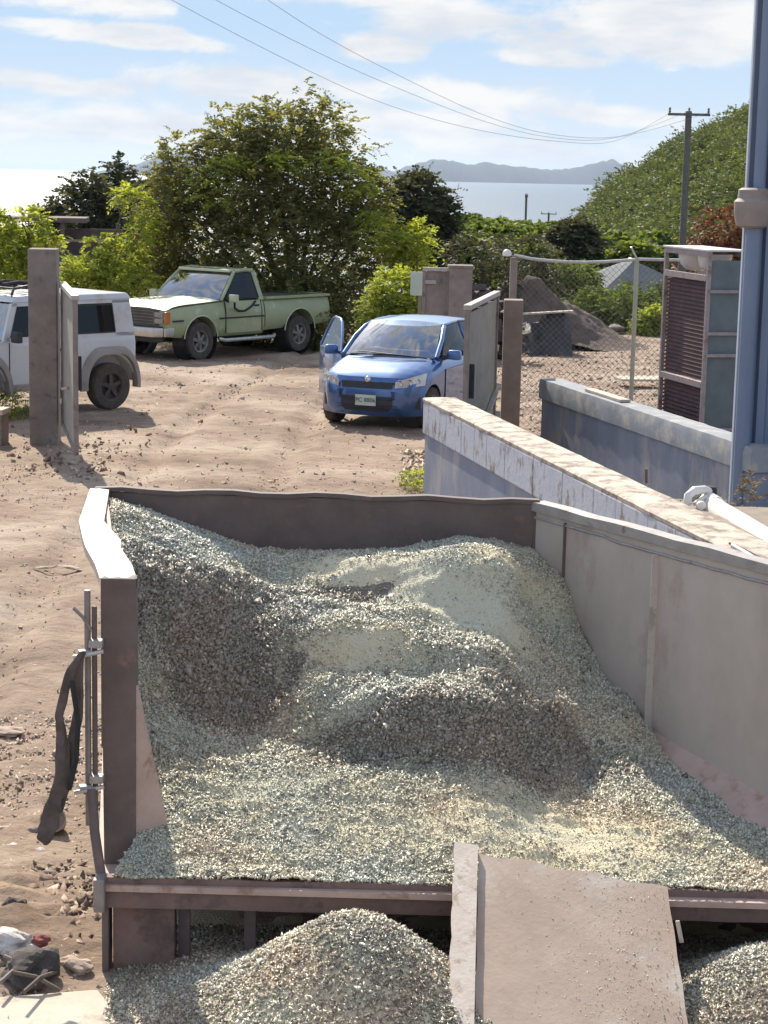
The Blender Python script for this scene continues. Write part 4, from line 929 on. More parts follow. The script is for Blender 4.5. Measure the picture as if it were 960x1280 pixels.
o = MB().box((0, 0, 0), (1.15, .13, .03), math.atan2(dB.y, dB.x)).build('wooden_plank', mat('bleached_wood', (.50, .42, .34), (.60, .52, .43), .9, 0, 12), bevel=.004, label='short pale plank lying on the far blue wall coping', cat='plank'); o.location = (q.x + perp.x*.12, q.y + perp.y*.12, 1.022)
# soil retained between the walls: it climbs towards the camera
rows = []
for i in range(60):
    y = 22 - i*.24; ys_ = y; k = (y - A0.y)/dA.y; xa = A0.x + dA.x*k + .30; zt = float(np.interp(y, [9, 13.5, 15.5, 18, 20, 22], [1.0, .97, .86, .42, .18, -.06]))
    rows.append([(xa + j*.16 + (.0 if j < 24 else (j-23)*.4), y, zt + (.03*float(fbm(j*.16, y, 2.2, 3)) if j else 0)) for j in range(30)])
MB().grid(rows).build('raised_soil', mat('grey_soil', (.20, .165, .13), (.30, .25, .20), 1, 0, 6, .01, 20), smooth=60, kind='structure')
# pipes lying behind the coping
def pipe(name, label, pts, r, m=M_white, parts=None, cat='pipe'):
    t = empty(name, pts[0], label=label, cat=cat); o_ = Vector(pts[0])
    MB().tube([Vector(p) - o_ for p in pts], r, 12).build('pipe_run', m, t, smooth=60); return t, o_
t, o_ = pipe('drain_pipe', 'large white plastic pipe lying along the back of the chipped wall', [D(890, 632, 15.6), D(900, 640, 15.2), D(925, 655, 14.5), D(965, 680, 13.4), D(1010, 712, 12.4)], .088)
MB().tube([D(886, 630, 15.65) - o_, D(894, 636, 15.45) - o_], .10, 14).build('socket', M_white, t, smooth=60)
t, o_ = pipe('bent_pipe', 'white bent pipe loop with a black fitting in front of the blue cladding', [D(859, 631, 15.4), D(860, 620, 15.4), D(868, 613, 15.45), D(880, 612, 15.6), D(889, 616, 15.7)], .035)
MB().tube([D(868, 630, 15.4) - o_, D(880, 622, 15.5) - o_, D(888, 618, 15.7) - o_], .018, 8).build('side_branch', M_white, t, smooth=60)
MB().lathe([(.001, -.05), (.055, -.045), (.06, .0), (.055, .045), (.001, .05)], D(888, 616, 15.7) - o_, 'X', 14).build('black_fitting', M_black, t, smooth=60)
MB().lathe([(.001, -.02), (.035, -.02), (.04, .0), (.001, .03)], D(876, 632, 15.3) - o_, 'Y', 14).build('pipe_cap', M_white, t, smooth=60)
pipe('thin_pipe', 'thin grey pipe lying low between the chipped wall and the bin rim', [D(916, 682, 12.2), D(940, 696, 11.7), D(975, 716, 11.2)], .016, M_steel)
pipe('rope', 'thin dark rope beside the thin grey pipe behind the bin rim', [D(912, 679, 12.3), D(940, 692, 11.8), D(975, 711, 11.3)], .008, M_dark, cat='rope')
pipe('steel_pin', 'short rusty pin standing on the coping of the chipped wall', [D(808, 604, 15.9), D(808, 589, 15.9), D(808, 586, 15.9)], .012, M_rust, cat='pin')
# blue grey cladding corner with a brown pipe collar
t = empty('metal_building', (3.385, 18.35, .1), label='corner of a blue grey metal clad building at the right edge', cat='building')
b = MB(); x = 0.0; pts = []
for i in range(24):
    pts += [(x, 0), (x + .075, 0), (x + .10, .045), (x + .175, .045)]; x += .20
V = []; F_ = []
for z in (0, 6.6): V += [(px_ - .02, py_ + .02, z) for px_, py_ in pts]
n = len(pts); F_ = [(i, i+1, n+i+1, n+i) for i in range(n-1)]
b.add(V, F_); b.build('corrugated_cladding', M_bluegrey, t)
MB().box((2.5, .33, 3.3), (4.8, .46, 6.6)).build('building_core', M_bluegrey, t)
MB().box((-.03, .03, 3.3), (.022, .09, 6.6)).build('corner_trim', mat('pale_trim', (.30, .34, .42), (.36, .40, .48), .5), t, bevel=.008)
MB().tube([(.04, -.07, 0), (.04, -.07, 3.05)], .075, 18).build('down_pipe', M_bluegrey, t, smooth=60)
MB().tube([(.07, -.06, 3.05), (.07, -.06, 6.5)], .055, 18).build('upper_pipe', M_bluegrey, t, smooth=60)
c = MB(); c.lathe([(.11, -.02), (.15, .0), (.175, .10), (.18, .22), (.15, .25), (.145, .33), (.11, .35), (.06, .35)], (.02, -.09, 2.98), 'Z', 28); c.build('pipe_collar', mat('tan_plastic', (.23, .19, .17), (.30, .25, .225), .7, 0, 6), t, smooth=40)

# louvred steel rack
def rack():
    c0 = D(831, 308, 22.3); c1 = D(886, 320, 21.05); rz = math.atan2(c1.y - c0.y, c1.x - c0.x); L_ = (c1.xy - c0.xy).length
    t = empty('louvred_rack', (c0.x, c0.y, -.02), rz, label='tall rusty louvred steel rack standing behind the far blue wall', cat='rack')
    Hh = c0.z + .02; W_ = .46; mf = mat('pinkish_frame', (.28, .22, .215), (.38, .31, .295), .6, .2, 8, c3=(.25, .13, .10), spots=.25, sscale=9); ml = mat('rusty_louvre', (.06, .028, .028), (.11, .05, .048), .75, 0, 9)
    for x in (.02, L_ - .02):
        for y in (.02, W_ - .02): MB().beam((x, y, 0), (x, y, Hh), .045, .045).build('corner_post', mf, t, bevel=.004)
    for z in (.06, 1.29, 2.46, Hh - .03):
        for y in (.018, W_ - .018): MB().beam((.04, y, z), (L_ - .04, y, z), .045, .07).build('rail', mf, t, bevel=.004)
    for (z0, z1) in ((.10, 1.25), (1.33, 2.42)):
        b = MB(); k = int((z1 - z0)/.045)
        for i in range(k): b.box((L_/2, .05, z0 + (i + .5)*(z1 - z0)/k), (L_ - .08, .052, .006), Matrix.Rotation(R(68), 3, 'X'))
        lv = b.build('louvre_panel', ml, t); 
        b = MB()
        for x in (L_*.33, L_*.66): b.beam((x, .085, z0), (x, .085, z1), .015, .015)
        b.box((L_/2, .14, (z0+z1)/2), (L_ - .06, .01, z1 - z0)); b.build('louvre_backing', mat('dark_rust', (.02, .012, .012), (.035, .02, .018), .9), lv)
    MB().box((L_/2, W_/2, Hh + .005), (L_ + .03, W_ + .03, .02)).build('top_plate', mat('pale_plate', (.6, .56, .52), (.7, .66, .62), .5), t, bevel=.004)
    # end facing the camera: blue grey panels with bars
    x = L_ + .005; MB().box((x - .03, W_/2, Hh/2), (.02, W_ - .08, Hh - .2)).build('end_panel', mat('teal_grey', (.11, .135, .14), (.15, .175, .18), .7, 0, 5), t)
    for z in (.55, .80, 1.62, 1.86, 2.32): MB().beam((x, .02, z), (x, W_ - .02, z), .03, .035).build('end_bar', mf, t)
    MB().box((x - .008, W_/2, .2), (.03, W_ - .1, .34)).build('kick_plate', ml, t)
    for k, lb in ((.30, 'white round lamp bowl left in the top bay of the louvred rack'), (.73, 'white round lamp bowl right in the top bay of the louvred rack')):
        b = MB(); b.lathe([(.001, -.115), (.10, -.10), (.165, -.04), (.19, .06), (.20, .10), (.185, .10), (.17, .05), (.001, .0)], (0, 0, 0), n=24)
        o = b.build('lamp_bowl', mat('bowl_white', (.62, .58, .55), (.72, .68, .65), .4), None, smooth=50, label=lb, cat='bowl')
        mw = Matrix.Translation((c0.x, c0.y, -.02)) @ Matrix.Rotation(rz, 4, 'Z'); o.matrix_world = mw @ Matrix.Translation((L_*k, .22, 2.615))
rack()
# chain link fence
def fence():
    y = 27.2; x0, x1 = D(640, 400, y).x, D(905, 400, y).x; xm = D(793, 400, y).x; z1 = D(793, 324, y).z; gz = float(ground_z(0, y))
    t = empty('chain_link_fence', (x0, y, gz), label='chain link fence with top rail and slim posts behind the far wall', cat='fence')
    L_ = x1 - x0; h = z1 - gz
    pts = [(L_*i/12, 0, h - .06*math.sin(math.pi*min(1, i/7))*(1 if i < 7 else 0) + (.02 if i < 1 else 0)) for i in range(13)]
    MB().tube(pts, .022, 8).build('top_rail', M_steel, t, smooth=60)
    MB().box((.0, 0, h/2), (.10, .10, h - .02)).build('post', M_conc, t, bevel=.01)
    MB().lathe([(.001, .07), (.04, .06), (.065, .02), (.06, -.02), (.001, -.03)], (-.1, 0, h + .03), n=14).build('post_knob', M_white, t, smooth=60)
    xp = xm - x0; MB().tube([(xp, 0, 0), (xp, 0, h + .02)], .032, 10).build('post', mat('olive_post', (.34, .34, .26), (.42, .42, .33), .6), t, smooth=60)
    MB().tube([(xp, 0, h), (xp - .1, -.08, h + .17)], .014, 6).build('outrigger', M_steel, t)
    b = MB(); s = .085; n = int(L_/s)
    r = .0027
    def wire(a, c):
        d = (c - a).normalized(); p = Vector((0, 1, 0)); q = d.cross(p)
        k = len(b.v)
        for e in (a, c): b.v += [tuple(e + p*r*1.2), tuple(e + q*r), tuple(e - p*r*.8 - q*r*.6)]
        b.f += [(k, k+1, k+4, k+3), (k+1, k+2, k+5, k+4), (k+2, k, k+3, k+5)]
    hh = h - .03
    for i in range(-int(hh/s) - 1, n):
        a = Vector((i*s, 0, 0)); c = Vector((i*s + hh, .0, hh)); 
        # clip to the fence rectangle
        t0 = max(0, -a.x); t1 = min(hh, L_ - a.x)
        if t1 > t0: wire(a + Vector((t0, .004, t0)), a + Vector((t1, .004, t1)))
        t0 = max(0, -a.x); 
        if t1 > t0: wire(Vector((a.x + t0, -.004, hh - t0)), Vector((a.x + t1, -.004, hh - t1)))
    b.build('wire_mesh', mat('rusty_wire', (.14, .12, .11), (.2, .17, .15), .6, .4), t)
fence()
# low wall stub at the left edge
p = G(0, 545); t = empty('low_wall', (-5.0, 24.3, -.05), R(-6), label='low wall stub at the left edge with a pale coping', cat='wall')
MB().box((-.45, 0, .22), (1.2, .3, .44)).build('wall_body', M_conc, t, bevel=.01); MB().box((-.45, 0, .47), (1.24, .36, .07)).build('coping', M_pale, t, bevel=.01)

# ------------------------------------------------------------------ things beyond the fence
def mound():
    n = 90; c = D(655, 425, 42.5); X, Y = np.meshgrid(np.linspace(-1.6, 4.6, n), np.linspace(-1.6, 3.2, n))
    h = 1.5*np.exp(-(np.abs(X + .1)/1.25)**2.0 - (Y/1.4)**2)*(1 + .12*vn(X, Y, 1.3)); h += .42*np.exp(-((X - 1.6)/.9)**2 - (Y/1.0)**2)
    h = h + (.30*fbm(X, Y, 2.2, 5, .6))*np.clip(h, 0, 1) - .06
    idx = np.arange(n*n).reshape(n, n); F = np.stack([idx[:-1, :-1], idx[:-1, 1:], idx[1:, 1:], idx[1:, :-1]], -1).reshape(-1, 4)
    o = np_mesh('dirt_mound', np.stack([X, Y, h], -1).reshape(-1, 3), F, mat('dark_soil', (.085, .06, .048), (.17, .125, .10), 1, 0, 3, .05, 9), smooth=True)
    o.location = (c.x, 43.3, -.20); tag(o, 'big mound of dark earth behind the chain link fence', 'dirt mound')
mound()
def gz_(p): return float(ground_z(p.x, p.y))
for (u, v, L_, rz, el, lb, mm) in [(678, 391, 1.3, 5, -4, 'weathered board lying on top of the dark debris by the mound', M_pale), (660, 422, 1.2, -8, 2, 'broken board leaning on the front of the earth mound', M_conc), (712, 412, .9, 12, 3, 'bleached board on the ground at the foot of the mound', M_pale), (740, 415, 1.1, -15, 2, 'grey board lying right of the mound debris', M_conc)]:
    o = MB().box((0, 0, 0), (L_, .22, .035), Matrix.Rotation(R(el), 3, 'Y')).build('board', mm, bevel=.005, label=lb, cat='board'); p = D(u, v, 40.9) if v < 395 else G(u, v + 4, -.12); o.location = p; o.rotation_euler.z = R(rz)
b = MB(); rs = random.Random(8); p = D(680, 425, 40.9)
rows = [[(x, y + .2*rs.random(), max(0, .80*(1-abs(y)/.8)*(1 + .25*math.sin(4*x + 3*y)))*(1 - .45*abs(x)) + .14*rs.random()) for x in np.linspace(-.55, .55, 9)] for y in np.linspace(-.8, .8, 9)]
o = b.grid(rows).build('tarpaulin', mat('black_tarp', (.025, .022, .022), (.045, .04, .038), .6, 0, 8), smooth=30, label='black tarpaulin tented over debris at the mound', cat='tarpaulin'); o.location = (p.x, p.y, -.2)
for (u, v, r_, lb) in [(655, 425, .42, 'flat grey slab of rubble in front of the black tarpaulin'), (700, 420, .3, 'pale rubble chunk right of the black tarpaulin'), (745, 418, .34, 'brown rubble chunk beside the grey board'), (770, 412, .25, 'small rubble chunk at the far edge of the yard')]:
    p = G(u, v, -.18); bm = bmesh.new(); bmesh.ops.create_icosphere(bm, subdivisions=3, radius=r_)
    for q in bm.verts: q.co *= 1 + .35*noise.noise(q.co*3.1 + Vector((u, v, 0))); q.co.z *= .45
    me = bpy.data.meshes.new('rubble_chunk'); bm.to_mesh(me); bm.free(); me.materials.append(M_conc if u != 700 else M_pale); o = bpy.data.objects.new('rubble_chunk', me); COL.objects.link(o); o.location = (p.x, p.y, -.14); tag(o, lb, 'rubble')
o = MB().box((0, 0, .03), (.95, .55, .04)).build('flat_sheet', M_pale, bevel=.01, label='pale flat sheet on the gravel between fence post and rack', cat='sheet'); p = G(805, 477, 0); o.location = (p.x, p.y, .02); o.rotation_euler.z = R(8)
# metal junk heap behind the far gate
t = empty('scrap_pile', (D(612, 400, 39).x, 39.0, -.17), label='dark scrap pile between the far pillar and the fence corner post', cat='scrap pile'); rs = random.Random(12)
b = MB()
for i in range(26):
    c = Vector((rs.uniform(-.6, .6), rs.uniform(-.4, .4), rs.uniform(.1, 1.55))); M_ = Matrix.Rotation(rs.uniform(0, 3), 3, 'Z') @ Matrix.Rotation(rs.uniform(-.9, .9), 3, 'X'); b.box(c, (rs.uniform(.3, .8), rs.uniform(.03, .3), rs.uniform(.03, .25)), M_)
b.build('scrap_pieces', mat('dark_scrap', (.05, .035, .04), (.12, .09, .085), .8, 0, 3), t)
b = MB()
for i in range(8): a = Vector((rs.uniform(-.5, .6), -.4, rs.uniform(.4, 1.3))); b.tube([a, a + Vector((rs.uniform(-.4, .4), .1, rs.uniform(-.1, .3)))], .02, 5)
b.build('scrap_bars', M_steel, t)
for k, (u, v, y) in enumerate([(600, 305, 43), (655, 305, 46)]):
    p = D(u, v, y); g0 = gz_(p)
    tree('dark_bush', (p.x, y), [(0, 0, p.z - g0 - .2, .75, .6, .35), (.3, 0, (p.z - g0)*.5, .6, .5, .6)], 380, .3, 10, .1, L_dark, ['dark bush above the scrap pile left of the fence corner', 'low dark bush above the earth mound'][k], 'bush', None, .04, 140 + k)
# grey hipped roof house
def house():
    y = 62.0; p = D(790, 345, y); g0 = gz_(p); t = empty('house', (p.x, y, g0), R(14), label='low house with a grey hipped roof half hidden by bushes behind the fence', cat='house')
    zt = D(790, 325, y).z - g0; ze = D(790, 362, y).z - g0
    MB().box((0, 0, ze/2), (3.1, 3.6, ze)).build('house_wall', M_conc, t)
    e = [(-1.75, -2, ze), (1.75, -2, ze), (1.75, 2, ze), (-1.75, 2, ze)]; r0, r1 = (-.2, -.6, zt), (.2, .8, zt)
    MB().add(e + [r0, r1], [(0, 1, 4), (1, 2, 5, 4), (2, 3, 5), (3, 0, 4, 5), (3, 2, 1, 0)]).build('roof', mat('grey_roof', (.10, .108, .12), (.14, .148, .16), .9, 0, 3), t)
    MB().tube([r0, r1], .06, 6).build('ridge_cap', M_white, t); MB().box((0, -1.81, ze*.55), (.7, .04, .6)).build('window', G_tint, t)
house()
# wooden deck or roof structure on the left
t = empty('wooden_deck', (D(45, 300, 50).x, 50.0, float(ground_z(0, 50))), R(6), label='dark wooden deck with rails behind the left shrubs', cat='deck')
zb = D(45, 345, 50).z - t.location.z; mk = mat('dark_timber', (.09, .07, .07), (.15, .12, .11), .9)
MB().box((0, .5, zb + .2), (4.4, 1.6, .16)).build('deck_floor', mk, t); MB().box((0, 1.2, zb + .7), (4.4, .08, 1.0)).build('back_wall', mk, t); MB().box((-.5, .5, zb + 1.45), (3.6, 1.9, .12)).build('deck_roof', mk, t)
for z in (.5, .9): MB().beam((-2.2, -.3, zb + z), (2.2, -.3, zb + z + .05), .06, .06).build('rail', M_conc, t)
for x in (-2.1, -.7, .7, 2.1): MB().beam((x, -.3, 0), (x, -.3, zb + 1.4), .1).build('post', mk, t)
p = D(905, 290, 80); tree('dry_bush', (p.x, 80), [(0, 0, p.z - gz_(p), 1.3, 1, .9), (.9, 0, p.z - gz_(p) - .9, 1.3, 1, .9), (-.4, 0, p.z - gz_(p) - 1.6, 1.3, 1, 1.2)], 1100, .4, 8, .17, leaf_mat('red_brown_leaf', (.13, .05, .035), (.19, .085, .055), .25), 'reddish brown dry bush behind the top of the louvred rack', 'bush', None, .08, 155)
# utility poles and wires
def pole(label, p, y, zt, r, arm=1.9, base=None):
    g0 = base if base is not None else gz_(p) - .5; t = empty('utility_pole', (p.x, y, g0), label=label, cat='utility pole')
    mw = mat('pole_wood', (.12, .10, .095), (.17, .145, .13), .9)
    MB().tube([(-.006*(zt-g0)*0, 0, 0), (0, 0, zt - g0)], [r*1.25, r], 10).build('pole_shaft', mw, t, smooth=60)
    MB().beam((-arm/2, -.1, zt - g0 - .12), (arm/2, -.1, zt - g0 - .12), .10, .09).build('crossarm', mw, t)
    for x in (-arm/2 + .06, 0, arm/2 - .06): MB().lathe([(.03, 0), (.05, .06), (.03, .1), (.05, .16), (.001, .2)], (x, -.1, zt - g0 - .07), n=10).build('insulator', M_conc, t)
    return t
p = D(861, 139, 70); t = pole('tall wooden utility pole with a crossarm in front of the hillside', p, 70, p.z, .115, 1.5, -6)
MB().box((0, -.25, 6.1), (.22, .2, .32)).build('junction_box', M_steel, t, bevel=.02)
p2 = D(658, 244, 170); pole('distant bare utility pole sticking up against the bay', p2, 170, p2.z, .10, .3)
p3 = D(686, 266, 200); pole('farthest small utility pole with crossarm at the tree line', p3, 200, p3.z, .10, 1.6)
pt_ = Vector((p.x, 70, p.z)); far = Vector((-15.5, 24.5))
for k, (lb, pts) in enumerate([('lowest overhead wire crossing the sky from upper left to the pole', [(150, -45), (215, 0), (385, 88), (490, 133), (600, 163), (700, 177), (770, 176), (838, 141)]),
                               ('middle overhead wire crossing the sky to the pole', [(210, -38), (270, 0), (390, 62), (480, 103), (600, 150), (690, 172), (770, 172), (861, 139)]),
                               ('upper overhead wire crossing the sky to the pole', [(280, -38), (335, 0), (400, 42), (480, 85), (600, 142), (690, 168), (780, 170), (885, 141)])]):
    P = []
    for (u, v) in pts:
        a = ray(u, v)[0]/ray(u, v)[1]; b0 = Vector((pt_.x + (k-1)*.7, 70)); f = (a*b0.y - b0.x)/((far.x - b0.x) - a*(far.y - b0.y)); y = b0.y + (far.y - b0.y)*f; P.append(D(u, v, y))
    # smooth with midpoints
    Q = [P[0]]
    for i in range(len(P)-1):
        p0, p1, p2_, p3_ = P[max(i-1, 0)], P[i], P[i+1], P[min(i+2, len(P)-1)]
        for s in (.25, .5, .75, 1): Q.append(.5*((2*p1) + (p2_-p0)*s + (2*p0-5*p1+4*p2_-p3_)*s*s + (3*p1-p0-3*p2_+p3_)*s**3))
    MB().tube(Q, .0055, 5).build('overhead_wire', mat('wire_grey', (.2, .2, .21), (.25, .25, .26), .6), None, label=lb, cat='wire')
# sailing boat
p = D(574, 226, 5200); t = empty('sailing_boat', (p.x, 5200, SEA), R(20), label='tiny white sailing boat on the bay below the hills', cat='sailing boat')
MB().hexa([(-4, -1, 0), (5, -.2, 0), (5, .2, 0), (-4, 1, 0)], [(-5, -1.6, 1.6), (7, -.2, 2), (7, .2, 2), (-5, 1.6, 1.6)]).build('hull', M_white, t)
MB().add([(0, 0, 2), (-5, .5, 2.5), (.2, 0, 16), (0, .1, 2), (-5, .6, 2.5), (.2, .1, 16)], [(0, 1, 2), (3, 5, 4), (0, 2, 5, 3), (1, 4, 5, 2), (0, 3, 4, 1)]).build('sail', M_white, t); MB().tube([(.3, 0, 1), (.3, 0, 17)], .12, 6).build('mast', M_white, t)

# ------------------------------------------------------------------ steel bin full of crushed glass
ZR, ZF = 1.73, .45
FL, FR = Vector((-1.62, 10.46)), Vector((.83, 10.36))                 # far corners (outer left, inner right)
NL = Vector((-1.22, 8.14)); RD = Vector((.97, -1.59)).normalized()     # near left end of the left wall, direction of the right wall
NR = FR + RD*2.95
def v3(p, z): return Vector((p.x, p.y, z))
M_hinge = mat('dull_hinge_steel', (.20, .18, .17), (.30, .27, .255), .5, .4, 12)
def bin_():
    t = empty('steel_bin', (0, 8.0, 0), label='rusty open fronted steel bin holding crushed glass', cat='bin'); O = Vector((0, 8.0, 0))
    def B(fn, name, m, **k): b = MB(); fn(b); return b.build(name, m, t, **k)
    off = lambda p: tuple(Vector(p) - O)
    def slab(b, p, q, th, z0, z1, z0q=None):
        """upright plate p->q, thickness to the left of travel"""
        d = (q - p).normalized(); n = Vector((-d.y, d.x))*th; z0q = z0 if z0q is None else z0q
        bot = [off(v3(p, z0)), off(v3(q, z0q)), off(v3(q + n, z0q)), off(v3(p + n, z0))]; top = [off(v3(p, z1)), off(v3(q, z1)), off(v3(q + n, z1)), off(v3(p + n, z1))]
        b.hexa(bot, top)
    # back plate with thin rolled lip
    B(lambda b: slab(b, FL + Vector((.05, 0)), FR + Vector((.02, 0)), .03, .25, ZR - .012), 'back_wall', M_rust)
    rows = [[off((FL.x + .02 + (FR.x - FL.x)*i/16, FL.y + (FR.y - FL.y)*i/16 - .01 + yy, ZR + zz + (.008*math.sin(i*1.7) if 0 < i < 16 else 0))) for (yy, zz) in ((0, -.012), (0, .012), (.055, .012), (.055, -.012))] for i in range(17)]
    B(lambda b: b.grid(rows), 'back_rim', M_rust, smooth=30)
    # left plate (two bends) with a wide flat rim
    K = Vector((-1.40, 8.95))
    def left(b): slab(b, FL + Vector((.09, 0)), K + Vector((.12, 0)), -.018, .30, ZR - .02); slab(b, K + Vector((.12, 0)), NL + Vector((.14, .02)), -.018, .30, ZR - .02)
    B(left, 'left_wall', M_binpink)
    def lrim(b):
        P = [(FL.x - .005, FL.x + .10, FL.y, 0), (-1.575, -1.46, 9.95, -.003), (-1.525, -1.40, 9.45, .004), (-1.43, -1.25, 8.98, 0), (-1.40, -1.235, 8.86, -.012), (-1.285, -1.12, 8.40, .0), (NL.x - .005, NL.x + .155, NL.y + .0, -.006)]
        rows = [[off((x0, y, ZR + dz - .035)), off((x0, y, ZR + dz + .006)), off(((x0+x1)/2, y, ZR + dz + .010)), off((x1, y, ZR + dz + .006)), off((x1, y, ZR + dz - .035))] for (x0, x1, y, dz) in P]
        b.grid(rows); b.f.append((0, 1, 2, 3, 4))
    B(lrim, 'left_rim', M_rim, smooth=40)
    # heavy corner post
    pz = lambda b: b.hexa([off((NL.x + .01, NL.y - .02, .42)), off((NL.x + .15, NL.y - .02, .42)), off((NL.x + .15, NL.y + .07, .42)), off((NL.x + .01, NL.y + .07, .42))], [off((NL.x, NL.y - .02, ZR + .002)), off((NL.x + .153, NL.y - .02, ZR + .002)), off((NL.x + .153, NL.y + .07, ZR + .002)), off((NL.x, NL.y + .07, ZR + .002))])
    B(pz, 'corner_post', M_rust, bevel=.008)
    B(lambda b: b.add([off((NL.x + .15, NL.y, 1.25)), off((NL.x + .15, NL.y, .46)), off((NL.x + .30, NL.y + .10, .46)), off((NL.x + .158, NL.y + .016, 1.25)), off((NL.x + .158, NL.y + .016, .46)), off((NL.x + .30, NL.y + .116, .47))], [(0, 1, 2), (3, 5, 4), (0, 2, 5, 3), (1, 4, 5, 2), (0, 3, 4, 1)]), 'gusset', M_binpink)
    # right plate, its rim, weld bead, sloping foot plate
    B(lambda b: slab(b, FR, NR, .02, .84, ZR - .02, .50), 'right_wall', M_binwall)
    n = Vector((-RD.y, RD.x))   # outward
    def rrim(b):
        rows = []
        for i in range(13):
            p = FR.lerp(NR, i/12) - RD*.02; w = .004*math.sin(i*2.3)
            rows.append([off(v3(p - n*.018, ZR - .05)), off(v3(p - n*.02, ZR + w)), off(v3(p + n*.07, ZR + w)), off(v3(p + n*.072, ZR - .05))])
        b.grid(rows); b.f.append((0, 1, 2, 3))
    B(rrim, 'right_rim', M_rim, smooth=30)
    B(lambda b: b.tube([off(v3(FR.lerp(NR, i/24) - n*.003, ZR - .085 + .004*math.sin(i*3.1) - (.012 if i > 5 else 0))) for i in range(25)], .008, 6), 'weld_bead', M_rim, smooth=60)
    for f, w in ((.095, .03),): 
        p = FR + RD*(2.95*f); B(lambda b: b.beam(off(v3(p - n*.006, ZR - .07)), off(v3(p - n*.006, .9)), w*.45, .012, (RD.x, RD.y, 0)), 'wall_rib', M_rust)
    p = FR + RD*1.06; B(lambda b: b.beam(off(v3(p - n*.004, ZR - .10)), off(v3(p - n*.004, .70)), .075, .006, (RD.x, RD.y, 0)), 'wall_strap', mat('pale_strap_steel', (.50, .45, .40), (.62, .57, .51), .6, 0, 5, .002, 20, (.40, .34, .29), .3, 5))
    B(lambda b: b.tube([off(v3(FR - n*.002, ZR - .03)), off(v3(FR - n*.002, .8))], .008, 5), 'corner_weld', M_rust)
    def foot(b):
        rows = []
        for i in range(9):
            p = FR + RD*(2.95*i/8); z = .84 - .34*i/8; rows.append([off(v3(p - n*.002, z + .002)), off(v3(p - n*(.10 + .10*i/8), z - .12)), off(v3(p - n*(.42), ZF - .012))])
        b.grid(rows)
    B(foot, 'foot_plate', M_binpink, smooth=30)
    B(lambda b: b.hexa([off((-1.20, 7.86, .41)), off((2.35, 7.80, .41)), off((.83, 10.38, .41)), off((-1.55, 10.42, .41))], [off((-1.20, 7.86, .437)), off((2.35, 7.80, .437)), off((.83, 10.38, .437)), off((-1.55, 10.42, .437))]), 'floor_plate', M_binpink)
    # front sill: dented channel
    rows = []
    for i in range(40):
        x = -1.17 + 3.5*i/39; w = .010*float(vn(x*3, 1, 1)) + .006*float(vn(x*9, 4, 1)); y = 7.88 - .02*i/39
        rows.append([off((x, y + .05, .462 + w)), off((x, y + .004, .464 + w)), off((x, y, .452 + w)), off((x, y - .004, .33 + w*.6)), off((x, y + .01, .325 + w*.6)), off((x, y + .05, .33 + w*.6))])
    B(lambda b: b.grid(rows), 'front_sill', M_red, smooth=30)
    B(lambda b: b.box(off((-1.19, 7.885, .395)), (.05, .10, .15)), 'sill_end', M_hinge, bevel=.008)
    # skid and underframe
    B(lambda b: b.box(off((-1.01, 7.98, .16)), (.27, .09, .34)), 'skid', M_red, bevel=.008)
    B(lambda b: b.box(off((-1.175, 7.97, .17)), (.03, .12, .33)), 'skid', M_rust, bevel=.006)
    for x in (-.84, -.55): B(lambda b: b.beam(off((x, 8.0, .0)), off((x, 8.0, .40)), .03, .05), 'underframe_bar', M_rust)
    B(lambda b: b.hexa([off((-1.2, 8.75, 0)), off((2.0, 8.75, 0)), off((2.0, 8.85, 0)), off((-1.2, 8.85, 0))], [off((-1.2, 8.75, .41)), off((2.0, 8.75, .41)), off((2.0, 8.85, .41)), off((-1.2, 8.85, .41))]), 'cross_member', M_rust)
    # hinge bars and lugs outside the left wall
    for x, y0, y1, r_ in ((-1.245, 0, 0, .012), (-1.275, .02, 0, .014)):
        B(lambda b: b.tube([off((x, 8.11, .62)), off((x, 8.11, ZR - (.05 if r_ > .013 else .12)))], r_, 8), 'hinge_bar', M_rust if r_ < .013 else M_hinge, smooth=60)
    for z in (1.45, .84):
        B(lambda b: b.box(off((-1.235, 8.09, z)), (.06, .05, .035)), 'lug', M_rim, bevel=.006); B(lambda b: b.box(off((-1.285, 8.09, z - .045)), (.055, .04, .03), R(20)), 'lug', M_rim, bevel=.006)
        B(lambda b: b.tube([off((-1.33, 8.07, z - .06)), off((-1.20, 8.07, z - .03))], .010, 8), 'lug_bolt', M_steel, smooth=60)
    B(lambda b: b.tube([off((-1.255, 8.07, .80)), off((-1.235, 8.02, .62)), off((-1.195, 7.93, .46))], .022, 8), 'lower_stay', M_rust, smooth=60)
    B(lambda b: b.tube([off((-1.335, 8.11, 1.72 - .12)), off((-1.29, 8.10, 1.56)), off((-1.255, 8.10, 1.50))], .008, 6), 'hook_wire', M_hinge)
bin_()
